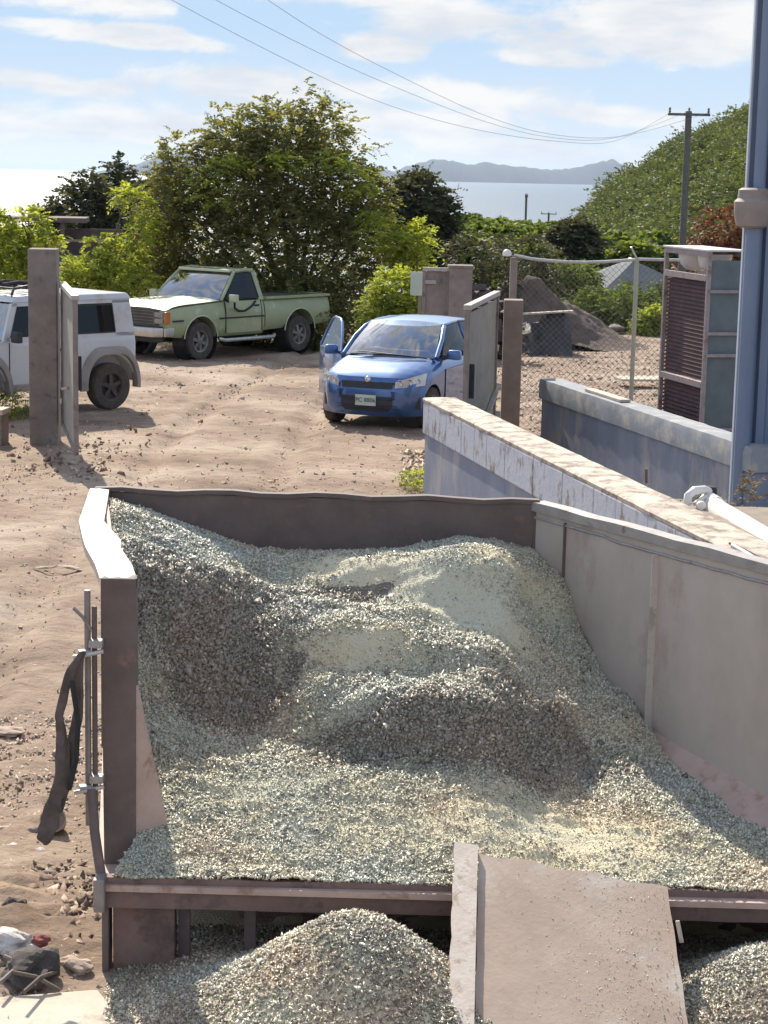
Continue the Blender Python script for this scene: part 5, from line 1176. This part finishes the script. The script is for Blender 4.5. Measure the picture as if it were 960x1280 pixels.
# strap hanging off the outside of the bin
def strap():
    o = Vector((-1.27, 8.03, 1.42)); mm = mat('dark_brown_canvas', (.075, .058, .05), (.14, .11, .095), .95, 0, 14, .012, 18)
    def strand(C_, seed):
        b = MB(); rows = []; n = 46
        T = np.linspace(0, len(C_)-1, n); A = np.array(C_)
        for i, q in enumerate(T):
            x, y, z, w = [float(np.interp(q, range(len(C_)), A[:, k])) for k in range(4)]; w *= .78 + .25*float(vn(q*2.3, seed, 1)); row = []
            for a in np.linspace(0, 2*math.pi, 19):
                f = .22*math.sin(3*a + q*1.1 + seed) + .3*float(vn(a*1.7, q*1.6 + seed*5, 1)); row.append(Vector((x + w*(1 + f)*math.cos(a) + .012*float(vn(q*1.5, seed, 1)), y + w*.55*(1 + f)*math.sin(a), z)) - o + Vector((-.02, 0, 0)))
            rows.append(row)
        return b.grid(rows)
    A_ = [(-1.275, 8.04, 1.42, .012), (-1.305, 8.03, 1.36, .022), (-1.345, 8.03, 1.26, .022), (-1.365, 8.03, 1.14, .026), (-1.355, 8.03, 1.06, .026), (-1.345, 8.02, .98, .040), (-1.365, 8.01, .84, .046), (-1.39, 8.0, .76, .040), (-1.405, 7.99, .66, .046), (-1.42, 7.98, .60, .042), (-1.425, 7.98, .57, .012)]
    B_ = [(-1.265, 8.06, 1.42, .012), (-1.285, 8.06, 1.32, .026), (-1.285, 8.05, 1.18, .028), (-1.30, 8.05, 1.06, .030), (-1.325, 8.05, .94, .034), (-1.345, 8.05, .82, .028), (-1.375, 8.04, .70, .014)]
    t = empty('hanging_strap', o, label='dark brown canvas strap hanging in two folds outside the left bin wall', cat='strap')
    strand(A_, 1).build('outer_fold', mm, t, smooth=70); strand(B_, 2).build('inner_fold', mm, t, smooth=70)
    P = [(-1.33, 8.02, 1.30), (-1.30, 8.0, 1.12), (-1.31, 8.0, .95), (-1.34, 7.99, .82)]
    b = MB(); b.tube([Vector(p) - Vector(P[0]) for p in P], .012, 6).build('dangling_rope', M_dark, None, smooth=60, label='thin dark rope hanging beside the canvas strap', cat='rope').location = P[0]
strap()

# ---- glass heap surface
def slope_col(u, v0, z0, y0, segs, yfar, add):
    pts = [(y0, z0)]; y, z = y0, z0
    rx = ray(u, v0)
    for (v, s) in segs:
        r = ray(u, v); rr = -r[2]/r[1]; s2 = s + add
        yn = (CAM_H - z + s2*y)/(rr + s2); yn = max(yn, y + .01)
        z = z + s2*(yn - y); y = yn; pts.append((y, z))
    return pts
COLS = []
for (u, zf, segs) in [(150, 0, [(885, .12), (700, .85), (640, .1)]), (200, 0, [(890, .12), (720, .9), (658, .15)]), (300, 0, [(905, .12), (725, .85), (690, .1)]), (350, 0, [(920, .12), (860, .8), (770, .85), (742, .2), (712, .2)]),
                      (400, 0, [(935, .1), (852, .95), (832, .1), (785, 1.1), (760, .1), (748, .8), (712, .22)]), (450, 0, [(950, .1), (870, 1.0), (840, .05), (785, 1.15), (762, .05), (748, .6), (718, .2), (710, .2)]),
                      (520, 0, [(958, .1), (876, 1.05), (842, .05), (803, 1.15), (775, .1), (756, .9), (722, .1), (702, .3)]), (570, 0, [(960, .1), (876, 1.1), (835, .05), (812, .9), (782, .05), (744, .4), (712, 1.0), (688, .1)]),
                      (620, 0, [(960, .1), (883, 1.1), (835, .1), (812, .9), (770, .05), (748, .3), (708, 1.05), (692, -.05)]), (665, 0, [(958, .1), (890, 1.0), (835, .15), (805, .4), (775, .1), (712, .95), (690, .0)]),
                      (700, 0, [(955, .1), (892, 1.0), (840, .15), (805, .2), (790, 1.0), (720, .75)]), (740, 0, [(955, .1), (898, 1.0), (845, .2), (820, .6)]), (780, 0, [(965, .16), (930, .48), (890, .7)]), (860, 0, [(1030, .10), (985, .18)]), (960, 0, [(1080, .05), (1060, .10)])]:
    r0 = ray(u, 1105); ff = 0
    a = ray(u, 900)[0]/ray(u, 900)[1]
    yfar = float(np.interp(u, [150, 250, 300, 340, 400, 560, 610, 665], [10.10, 10.12, 10.15, 10.0, 9.93, 9.97, 9.98, 9.99])) if u < 690 else 10.36
    if a > .0805:
        # where this sight line meets the right wall
        s_ = (a*FR.y - FR.x)/(RD.x - a*RD.y); yfar = FR.y + RD.y*s_
    best = None
    for add in (np.linspace(-.12, .5, 311) if u < 770 else [0.0]):
        pts = slope_col(u, 1105, .472, 7.90, segs, yfar, add); e = abs(pts[-1][0] - yfar) if u < 700 else abs(pts[-1][0] - yfar)
        if best is None or e < best[0]: best = (e, add, pts)
    COLS.append((a, best[2]))
COLS.sort(key=lambda c: c[0])
YG = np.linspace(7.6, 10.7, 311)
TAB = []
for a, pts in COLS:
    z = np.interp(YG, [p[0] for p in pts], [p[1] for p in pts]); k = np.ones(5)/5; z = np.convolve(np.pad(z, 2, 'edge'), k, 'valid'); TAB.append(z)
TAB = np.array(TAB); AC = np.array([c[0] for c in COLS])
AG = np.linspace(-.2, .30, 251); T2 = np.array([[np.interp(a, AC, TAB[:, j]) for j in range(len(YG))] for a in AG])
k = np.exp(-(np.arange(-6, 7)/3.0)**2); k /= k.sum()
T2 = np.apply_along_axis(lambda c: np.convolve(np.pad(c, 6, 'edge'), k, 'valid'), 0, T2)
def heap_z(x, y):
    x = np.asarray(x, float); y = np.asarray(y, float); a = np.clip((x/y - AG[0])/(AG[1]-AG[0]), 0, len(AG)-1.001); b = np.clip((y - YG[0])/(YG[1]-YG[0]), 0, len(YG)-1.001)
    ai, bi = a.astype(int), b.astype(int); fa, fb = a-ai, b-bi
    z = (T2[ai, bi]*(1-fa) + T2[ai+1, bi]*fa)*(1-fb) + (T2[ai, bi+1]*(1-fa) + T2[ai+1, bi+1]*fa)*fb
    p1, p2 = (-.55, 10.20), (.78, 9.72); dx, dy = p2[0]-p1[0], p2[1]-p1[1]; L_ = math.hypot(dx, dy)
    tt = ((x - p1[0])*dx + (y - p1[1])*dy)/L_/L_; d = ((x - p1[0])*dy - (y - p1[1])*dx)/L_ + .03*fbm(x, y, 2, 2)   # d > 0 towards the camera
    end = np.exp(-(np.maximum(0, np.abs(tt - .5) - .42)/.16)**2)
    z = z + end*(.035*np.exp(-((d + .02)/np.where(d > -.02, .09, .2))**2) - .05*np.exp(-((d - .24)/.12)**2))
    return z + .03*fbm(x, y, 2.6, 3) + .020*fbm(x, y*1.8, 9, 3)
def S(u, v):
    """point of the glass surface on a measured sight line"""
    r = ray(u, v); ys = np.linspace(7.8, 10.4, 521); zr = CAM_H + r[2]/r[1]*ys; zh = heap_z(r[0]/r[1]*ys, ys); k = np.argmax(zr <= zh) if (zr <= zh).any() else 500
    return Vector((r[0]/r[1]*ys[k], ys[k], zh[k]))
def fine_f(x, y):
    """where the glass is a fine pale powder instead of coarse cullet (0..1)"""
    u = np.zeros_like(x)
    def g(cx, cy, sx, sy, r_=0):
        c, s = math.cos(r_), math.sin(r_); dx, dy = x-cx, y-cy; X_, Y_ = dx*c+dy*s, -dx*s+dy*c; return np.exp(-(X_/sx)**2 - (Y_/sy)**2)
    f = 0
    for (w, u, v, sx, sy, ro) in FINE: p = S(u, v); f = f + w*g(p.x, p.y, sx, sy, ro)
    return np.clip(f + .45*fbm(x, y, 2.3, 3), 0, 1)
FINE = [(1, 400, 708, .30, .14, 0), (1, 480, 722, .30, .14, 0), (1, 560, 760, .28, .14, -.4), (.9, 630, 790, .25, .13, -.5), (1, 450, 812, .36, .13, 0), (.9, 650, 722, .30, .16, 0), (.8, 660, 680, .35, .12, 0), (.55, 400, 690, .6, .2, 0),
        (.75, 560, 1030, 1.0, .36, 0), (.6, 760, 1050, .5, .35, 0), (.6, 215, 912, .18, .10, 0), (.6, 330, 985, .3, .15, 0)]
def glass_mat(name, rough, dark=1.0, fine=False):
    m = bpy.data.materials.new(name); m.use_nodes = True; nt = m.node_tree; N = nt.nodes; L = nt.links; b = N['Principled BSDF']
    at = N.new('ShaderNodeAttribute'); at.attribute_name = 'rnd'; r = N.new('ShaderNodeValToRGB'); e = r.color_ramp.elements
    cols = [(0, (.30, .275, .235)), (.12, (.52, .485, .42)), (.42, (.70, .655, .575)), (.6, (.60, .565, .48)), (.78, (.80, .765, .69)), (.9, (.66, .58, .47)), (1, (.90, .88, .83))]
    while len(e) < len(cols): e.new(.5)
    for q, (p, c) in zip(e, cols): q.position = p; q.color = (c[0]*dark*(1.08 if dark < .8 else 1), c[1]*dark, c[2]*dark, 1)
    tc = N.new('ShaderNodeTexCoord'); n = N.new('ShaderNodeTexNoise'); n.inputs['Scale'].default_value = 120 if fine else 3; n.inputs['Detail'].default_value = 4; L.new(tc.outputs['Object'], n.inputs['Vector'])
    L.new(n.outputs[0] if fine else at.outputs['Fac'], r.inputs[0]); colr = r.outputs[0]
    n2 = N.new('ShaderNodeTexNoise'); n2.inputs['Scale'].default_value = 1.7; n2.inputs['Detail'].default_value = 6; L.new(tc.outputs['Object'], n2.inputs['Vector'])
    r2 = N.new('ShaderNodeValToRGB'); e2 = r2.color_ramp.elements; e2.new(.5)
    for q, (p, c) in zip(e2, [(.36, (.90, .96, .92)), (.52, (.98, .98, .86)), (.68, (1.06, .94, .80))]): q.position = p; q.color = (*c, 1)
    L.new(n2.outputs[0], r2.inputs[0])
    mx = N.new('ShaderNodeMix'); mx.data_type = 'RGBA'; mx.blend_type = 'MULTIPLY'; mx.inputs[0].default_value = 1; L.new(colr, mx.inputs[6]); L.new(r2.outputs[0], mx.inputs[7]); L.new(mx.outputs[2], b.inputs['Base Color'])
    b.inputs['Roughness'].default_value = rough
    if not fine:
        rr = N.new('ShaderNodeMapRange'); L.new(at.outputs['Fac'], rr.inputs[0]); rr.inputs[1].default_value = .72; rr.inputs[2].default_value = .80; rr.inputs[3].default_value = .5; rr.inputs[4].default_value = .09; L.new(rr.outputs[0], b.inputs['Roughness'])
    if fine:
        warm = N.new('ShaderNodeMix'); warm.data_type = 'RGBA'; warm.blend_type = 'MULTIPLY'; warm.inputs[0].default_value = 1; L.new(mx.outputs[2], warm.inputs[6]); warm.inputs[7].default_value = (1.03, .97, .86, 1); L.new(warm.outputs[2], b.inputs['Base Color'])
        n3 = N.new('ShaderNodeTexNoise'); n3.inputs['Scale'].default_value = 90; n3.inputs['Detail'].default_value = 6; L.new(tc.outputs['Object'], n3.inputs['Vector'])
        bp = N.new('ShaderNodeBump'); bp.inputs['Distance'].default_value = .012; L.new(n3.outputs[0], bp.inputs['Height']); L.new(bp.outputs[0], b.inputs['Normal'])
    return m
M_darkcull = None
M_powder = glass_mat('fine_glass_powder', .8, .95, True); M_cull = glass_mat('glass_cullet', .38); 
def shards(x, y, z, s, rs):
    """small irregular broken pieces: skewed tetra-like chips with six faces"""
    n = len(x); base = np.array([[-1, -.8, -.35], [1, -.6, -.25], [.2, 1, -.3], [-.5, -.3, .45], [.6, .1, .3]]); F0 = np.array([[0, 1, 4, 3], [1, 2, 4, 4], [2, 0, 3, 4], [0, 2, 1, 1]])
    q = rs.normal(0, 1, (n, 4)); q /= np.linalg.norm(q, axis=1, keepdims=True); w, a, b, c = q.T
    Rm = np.stack([1-2*(b*b+c*c), 2*(a*b-c*w), 2*(a*c+b*w), 2*(a*b+c*w), 1-2*(a*a+c*c), 2*(b*c-a*w), 2*(a*c-b*w), 2*(b*c+a*w), 1-2*(a*a+b*b)], -1).reshape(n, 3, 3)
    sc_ = s[:, None, None]*(.7 + .6*rs.random((n, 1, 3))); P = base[None]*sc_*(.8 + .4*rs.random((n, 5, 1)))
    V = np.einsum('nij,nkj->nki', Rm, P) + np.stack([x, y, z], -1)[:, None, :]
    tri = np.array([[0, 1, 4], [0, 4, 3], [1, 2, 4], [2, 0, 3], [2, 3, 4], [0, 2, 1]])
    F = (tri[None] + (np.arange(n)*5)[:, None, None]).reshape(-1, 3); rn = np.repeat(rs.random(n), 6)
    return V.reshape(-1, 3), F, rn
M_darkcull = glass_mat('dark_glass_cullet', .3, .50)  # darker copy of the cullet, shade on steep banks partly put into its colour
def dark_f(x, y):
    """where the cullet is coarser and darker, shade of the banks put into colour"""
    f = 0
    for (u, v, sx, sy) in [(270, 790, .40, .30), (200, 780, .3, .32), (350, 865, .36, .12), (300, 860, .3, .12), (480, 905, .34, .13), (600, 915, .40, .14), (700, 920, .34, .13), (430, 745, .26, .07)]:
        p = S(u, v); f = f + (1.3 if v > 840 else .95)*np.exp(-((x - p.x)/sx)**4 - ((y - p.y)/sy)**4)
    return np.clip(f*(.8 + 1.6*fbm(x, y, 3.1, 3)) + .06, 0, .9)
def heap_in_bin():
    rs = np.random.default_rng(3); nx, ny = 260, 230
    U, W = np.meshgrid(np.linspace(0, 1, nx), np.linspace(0, 1, ny))
    def xl(y): return np.interp(y, [7.84, 8.16, 8.95, 10.45], [-1.15, -1.06, -1.27, -1.52])
    def xr(y): return FR.x + .0 + (y - FR.y)*RD.x/RD.y - np.interp(y, [7.84, 9.3, 9.9], [.0, .0, .0])
    Y = 7.90 + (10.44 - 7.90)*W; X = xl(Y) + (xr(Y) - xl(Y))*U; Z = heap_z(X, Y)
    # the glass thins out before the foot plate and over the sill
    d = (X - xr(Y)); dist = -d*math.cos(math.atan2(.97, 1.59)); ledge = np.interp(Y, [7.9, 9.3, 9.6], [.14, .08, .0])
    Z = Z - np.clip((ledge - dist)/np.maximum(ledge, .02), 0, 1)*.5*(ledge > .02)
    Z = Z + .012*fbm(X, Y, 8, 3)*(1 - .0*U)
    idx = np.arange(nx*ny).reshape(ny, nx); F = np.stack([idx[:-1, :-1], idx[:-1, 1:], idx[1:, 1:], idx[1:, :-1]], -1).reshape(-1, 4)
    o = np_mesh('crushed_glass', np.stack([X, Y, Z], -1).reshape(-1, 3), F, [M_powder, M_darkcull], smooth=True)
    cf = dark_f(X, Y)[:-1, :-1].ravel() > .5; o.data.polygons.foreach_set('material_index', cf.astype(np.int32))
    tag(o, 'crushed glass heaped in the steel bin', kind='stuff')
    n = 260000; y = 7.87 + 2.55*rs.random(n)**1.0; u = rs.random(n); x = xl(y) + (xr(y) - xl(y))*u
    f = fine_f(x, y); dist = (xr(y) - x)*.853; ledge = np.interp(y, [7.9, 9.3, 9.6], [.14, .08, .0])
    keep = (rs.random(n) > f*.93) & (dist > ledge*(.75 + .35*rs.random(n))); x, y, f = x[keep], y[keep], f[keep]
    z = heap_z(x, y) + .012*fbm(x, y, 8, 3); s = (.0036 + .0085*rs.random(len(x))**3)*(1 - .45*f); big = rs.random(len(x)) < .012; s[big] *= 1.7
    z = z + s*.3 + .004*rs.random(len(x))
    cl = dark_f(x, y) > rs.random(len(x)); s = np.where(cl, s*1.5, s)
    for nm, k, m_ in (('dusty_glass_pieces', ~cl, M_cull), ('dark_glass_pieces', cl, M_darkcull)):
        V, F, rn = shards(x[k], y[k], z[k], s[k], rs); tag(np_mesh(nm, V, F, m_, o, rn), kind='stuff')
heap_in_bin()
def fz(x, y):
    h = .42*np.exp(-((x + .10)/.44)**2 - ((y - 7.45)/.5)**2) + .33*np.exp(-((x - 1.75)/.5)**2 - ((y - 7.55)/.5)**2) + .14*np.exp(-((x - .6)/.8)**2 - ((y - 7.2)/.6)**2)
    h += .04*np.exp(-((x + .75)/.55)**2 - ((y - 7.9)/.45)**2) + .09*np.exp(-((x + .75)/.4)**2 - ((y - 7.4)/.4)**2)
    edge = np.clip((x + 1.42)/.35, 0, 1); return (h + .05)*edge + .016*fbm(x, y, 4, 3) + .008*fbm(x, y, 12, 3) - .05 + .0*y
def heap_below():
    rs = np.random.default_rng(31); nx, ny = 240, 150; X, Y = np.meshgrid(np.linspace(-1.5, 2.6, nx), np.linspace(6.4, 8.7, ny)); Z = fz(X, Y)
    Z[:, 0] -= .1
    idx = np.arange(nx*ny).reshape(ny, nx); F = np.stack([idx[:-1, :-1], idx[:-1, 1:], idx[1:, 1:], idx[1:, :-1]], -1).reshape(-1, 4)
    o = np_mesh('spilled_glass', np.stack([X, Y, Z], -1).reshape(-1, 3), F, [M_powder], smooth=True); tag(o, 'crushed glass spilled on the ground in front of the bin', kind='stuff')
    n = 120000; x = -1.35 + 3.9*rs.random(n); y = 6.6 + 1.9*rs.random(n); k = (rs.random(n) < np.clip((x + 1.45)/.5, .0, 1)); x, y = x[k], y[k]; z = fz(x, y)
    k = z > -.015; x, y, z = x[k], y[k], z[k]; s = .0040 + .0095*rs.random(len(x))**2.7
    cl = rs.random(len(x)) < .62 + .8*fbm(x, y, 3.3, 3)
    for nm, k, m_ in (('dusty_glass_pieces', ~cl, M_cull), ('dark_glass_pieces', cl, M_darkcull)):
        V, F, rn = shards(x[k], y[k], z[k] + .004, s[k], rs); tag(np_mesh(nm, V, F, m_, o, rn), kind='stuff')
heap_below()
# ---- board lying against the sill
def board():
    TL, TR = D(598, 1066, 7.97), D(834, 1110, 7.80); ax = (TR - TL); W_ = ax.length; ax.normalize()
    dn = (Vector((TL.x + .045, 6.75, .03)) - TL).normalized(); dn = (dn - ax*dn.dot(ax)*.3).normalized(); nn = ax.cross(dn).normalized(); nn = nn if nn.z > 0 else -nn
    L_ = 1.45; t = empty('timber_board', TL, label='wide dusty timber board sloping down from the bin sill', cat='board')
    g = 30; rows = []
    for i in range(g+1):
        v = i/g; row = []
        for j in range(21):
            u = j/20; e = Vector((0, 0, 0)) if 0 < j < 20 else ax*(.002*math.sin(i*1.1 + j*.1)); top = dn*(.010*math.sin(j*.9) if i == 0 else 0)
            wid = W_*(1 + .08*v); row.append(ax*wid*u + dn*L_*v + e + top + nn*(.004*math.sin(u*3.1)))
        rows.append(row)
    b = MB(); b.grid(rows); k = len(b.v); b.grid([[p - nn*.02 for p in r_] for r_ in rows])
    m_ = 21
    for j in range(20): b.f += [(j, j+1, k+j+1, k+j), (g*m_+j, g*m_+j+1, k+g*m_+j+1, k+g*m_+j)]
    for i in range(g): b.f += [(i*m_, (i+1)*m_, k+(i+1)*m_, k+i*m_), (i*m_+20, (i+1)*m_+20, k+(i+1)*m_+20, k+i*m_+20)]
    m = mat('dusty_plywood', (.40, .295, .225), (.50, .385, .295), .9, 0, 4, .0025, 45, (.54, .46, .38), .35, 2.4)
    b.build('panel', m, t, smooth=40)
    rs = random.Random(3); b = MB(); rows = []
    for i in range(25):
        v = i/24; w = .004*math.sin(i*1.9) + .003*rs.uniform(-1, 1); o = dn*(L_*v - .012)
        rows.append([o - ax*(.105 + w) - nn*.02, o - ax*(.108 + w) + nn*.03, o - ax*.004 + nn*(.032 + .003*rs.random()), o - ax*.004 - nn*.02])
    b.grid(rows); b.f.append((0, 1, 2, 3)); b.build('edge_batten', mat('pale_cut_wood', (.56, .46, .38), (.68, .59, .5), .9, 0, 9, .003, 50, (.40, .30, .22), .3, 12), t, smooth=30)
    # glass dust and grains scattered on the board
    r2 = np.random.default_rng(6); n = 2600; u = np.clip(r2.normal(.66, .19, n), .03, .97); v = r2.random(n)**.8
    P = np.array([list(TL + ax*W_*(1+.08*b_)*a_ + dn*L_*b_ + nn*.0035) for a_, b_ in zip(u, v)]); V, F, rn = shards(P[:, 0], P[:, 1], P[:, 2], .0016 + .003*r2.random(n)**3, r2)
    tag(np_mesh('glass_grains', V, F, M_cull, None, rn), 'loose glass grains scattered over the timber board', kind='stuff')
board()
p = G(853, 1190, .42); MB().beam((0, 0, 0), (-.02, .01, .09), .010, .016).build('wood_splinter', M_pale, None, label='small upright splinter beside the right edge of the board', cat='splinter').location = D(852, 1178, 7.55)
# ---- slab, stones and litter
SA, SB, SC_ = G(-60, 1250, .05), G(122, 1236, .05), G(200, 1330, .05)
q4 = [(SA.x, SC_.y), (SC_.x, SC_.y), (SB.x, SB.y), (SA.x, SA.y)]
o = MB().hexa([(x, y, -.05) for x, y in q4], [(x, y, .05) for x, y in q4]).build('concrete_slab', M_pale, bevel=.012, label='pale concrete slab corner at the bottom left', cat='slab')
def rock(name, label, p, r, m, sq=(1, 1, .7), seed=1, cat='stone', sub=3, amp=.4):
    bm = bmesh.new(); bmesh.ops.create_icosphere(bm, subdivisions=sub, radius=r)
    for q in bm.verts:
        k = 1 + amp*noise.noise(q.co/r*1.6 + Vector((seed*7.1, seed, 0))) + .12*noise.noise(q.co/r*5 + Vector((seed, 3, 0))); q.co = Vector((q.co.x*k*sq[0], q.co.y*k*sq[1], q.co.z*k*sq[2]))
    me = bpy.data.meshes.new(name); bm.to_mesh(me); bm.free(); me.materials.append(m)
    o = bpy.data.objects.new(name, me); COL.objects.link(o); o.location = (p.x, p.y, p.z + r*sq[2]*.55); o.rotation_euler.z = seed; return tag(o, label, cat)
M_darkst = mat('dark_stone', (.06, .048, .045), (.11, .09, .08), .9, 0, 10, .004, 40); M_paper = mat('litter_white', (.50, .455, .42), (.62, .58, .54), .85); M_tan = mat('tan_stone', (.40, .30, .23), (.5, .39, .31), .95, 0, 8, .003, 50)
for i, (u, v, r_, m, sq, lb) in enumerate([(18, 1150, .075, M_darkst, (1, .9, .9), 'dark fist sized stone above the litter pile at the left edge'), (168, 1020, .0, None, None, ''), (42, 1042, .04, M_conc, (1, .8, .6), 'grey stone on the dirt left of the canvas strap'),
      (52, 1067, .04, M_paper, (1, .8, .5), 'small white lump on the dirt left of the bin'), (10, 1062, .07, M_paper, (1.6, .8, .25), 'flat white scrap at the left edge'), (10, 917, .07, M_tan, (1.5, 1, .4), 'flat tan stone at the left edge halfway down'),
      (8, 1038, .06, M_tan, (1.8, .9, .35), 'long tan stone above the flat white scrap'), (35, 1095, .05, M_tan, (1.2, .9, .6), 'reddish tan clod above the dark stone'), (60, 1100, .045, M_darkst, (1, 1, .6), 'dark clod right of the reddish tan clod'), (4, 1100, .03, M_paper, (1, .8, .7), 'white chip touching the left edge'),
      (55, 1135, .035, M_paper, (1.3, .8, .5), 'white chip beside the dark clods'), (105, 1180, .05, M_tan, (1.4, .9, .4), 'flat tan clod beside the bin corner'), (28, 1025, .02, M_paper, (1, .8, .7), 'tiny white fleck on the dirt by the left edge'), (75, 1000, .03, M_tan, (1.5, .8, .4), 'thin tan chip left of the canvas strap'),
      (88, 710, .05, M_tan, (3.2, .7, .25), 'long pale streak of stone on the dirt left of the bin rim'), (55, 710, .04, M_tan, (2.4, .7, .25), 'short pale stone left of the long pale one'), (104, 762, .04, M_tan, (1.6, .6, .3), 'pale chip beside the bin rim bend')]):
    if m is None: continue
    rock('stone' if m is not M_paper else 'litter_scrap', lb, G(u, v, 0), r_, m, sq, i + 1, 'stone' if m is not M_paper else 'litter')
rock('crumpled_rag', 'crumpled white and grey rag on the litter pile at the lower left', G(18, 1188, .05), .09, M_paper, (1.2, .9, .6), 31, 'rag', 4, .6)
rock('red_cloth', 'small red cloth scrap beside the crumpled rag', G(50, 1180, .08), .035, mat('red_cloth', (.24, .07, .06), (.30, .10, .09), .9), (1.2, .8, .7), 32, 'rag', 3, .6)
rock('black_bag', 'black rubbish bag lying below the crumpled rag', G(42, 1222, .02), .13, M_darkst, (1.3, .9, .6), 33, 'rubbish bag', 4, .5)
rock('tan_clod', 'tan lump right of the black rubbish bag', G(95, 1212, .02), .06, M_tan, (1.4, .8, .6), 34, 'clod')
rs = random.Random(21)
for i, (u, v, u2, v2) in enumerate([(5, 1195, 50, 1225), (15, 1215, 75, 1238), (0, 1228, 38, 1205), (30, 1240, 70, 1215)]):
    a, c = G(u, v, .12), G(u2, v2, .06); MB().tube([Vector(), (c - a)*.5 + Vector((0, 0, .02)), c - a], .009, 6).build('stick', M_bark if i % 2 else M_conc, None, label=['long stick crossing the litter pile', 'grey stick at the front of the litter pile', 'short stick under the crumpled rag', 'thin stick rising out of the black bag'][i], cat='stick').location = a
# half buried bowl by the strap
b = MB(); b.lathe([(.001, 0), (.035, .003), (.06, .03), (.07, .11), (.065, .11), (.05, .03), (.001, .012)], (0, 0, 0), n=20, rot=Matrix.Rotation(R(58), 3, 'X') @ Matrix.Rotation(0, 3, 'Z')); o = b.build('cracked_bowl', mat('bowl_tan', (.36, .27, .21), (.46, .36, .29), .7), None, smooth=50, label='cracked tan bowl on the dirt behind the canvas strap', cat='bowl'); o.location = G(70, 1030, .04)
# ---- loose gravel and clods on the dirt
def gravel():
    rs = np.random.default_rng(9); X = []; S = []
    def put(n, x0, x1, y0, y1, smin, smax, p=2.5): X.append((x0 + (x1-x0)*rs.random(n), y0 + (y1-y0)*rs.random(n))); S.append(smin + (smax-smin)*rs.random(n)**p)
    put(9000, -2.6, -1.15, 7.2, 12, .004, .022); put(7000, -5, 1.2, 10.5, 22, .004, .020, 3); put(5000, -6, 3, 20, 38, .008, .035, 5); put(5000, 1, 6, 24, 44, .012, .05, 4)
    put(1500, -2.1, -1.3, 7.9, 9.2, .01, .04, 2); put(170, -3.9, -2.2, 27, 33, .012, .06, 3); put(200, -4.6, -3.2, 21.5, 25, .012, .05, 3); put(400, 0.2, 1.0, 21.5, 24.5, .015, .07, 2)
    x = np.concatenate([a for a, b in X]); y = np.concatenate([b for a, b in X]); s = np.concatenate(S); z = ground_z(x, y) + .05*fbm(x, y, .7, 3)*np.clip((55 - y)/10, 0, 1) + s*.15
    V, F, rn = shards(x, y, z, s, rs); V[:, 2] = V[:, 2]
    m = mat('gravel_stone', (.32, .24, .18), (.50, .41, .33), .95, 0, 30, rnd=True); tag(np_mesh('gravel', V, F, m, rnd=rn), 'loose gravel and clods scattered on the dirt', kind='stuff')
gravel()
def clods():
    rs = np.random.default_rng(19); n = 5200; x = -1.75 + .36*rs.normal(0, 1, n); y = 8.25 + .40*rs.normal(0, 1, n); k = (x < -1.27) & (y > 7.95); x, y = x[k], y[k]; s_ = .006 + .035*rs.random(len(x))**3
    n = 170; x2 = rs.uniform(-5.2, -3.0, n); y2 = rs.uniform(21.5, 26, n); x = np.concatenate([x, x2]); y = np.concatenate([y, y2]); s_ = np.concatenate([s_, .01 + .05*rs.random(n)**4])
    V, F, rn = shards(x, y, ground_z(x, y) + .02 + s_*.1, s_, rs); tag(np_mesh('earth_clods', V, F, mat('clod_earth', (.17, .12, .095), (.30, .22, .175), 1, 0, 30, rnd=True), rnd=rn), 'dark broken earth clods left of the bin and round the left gate pillar', kind='stuff')
clods()
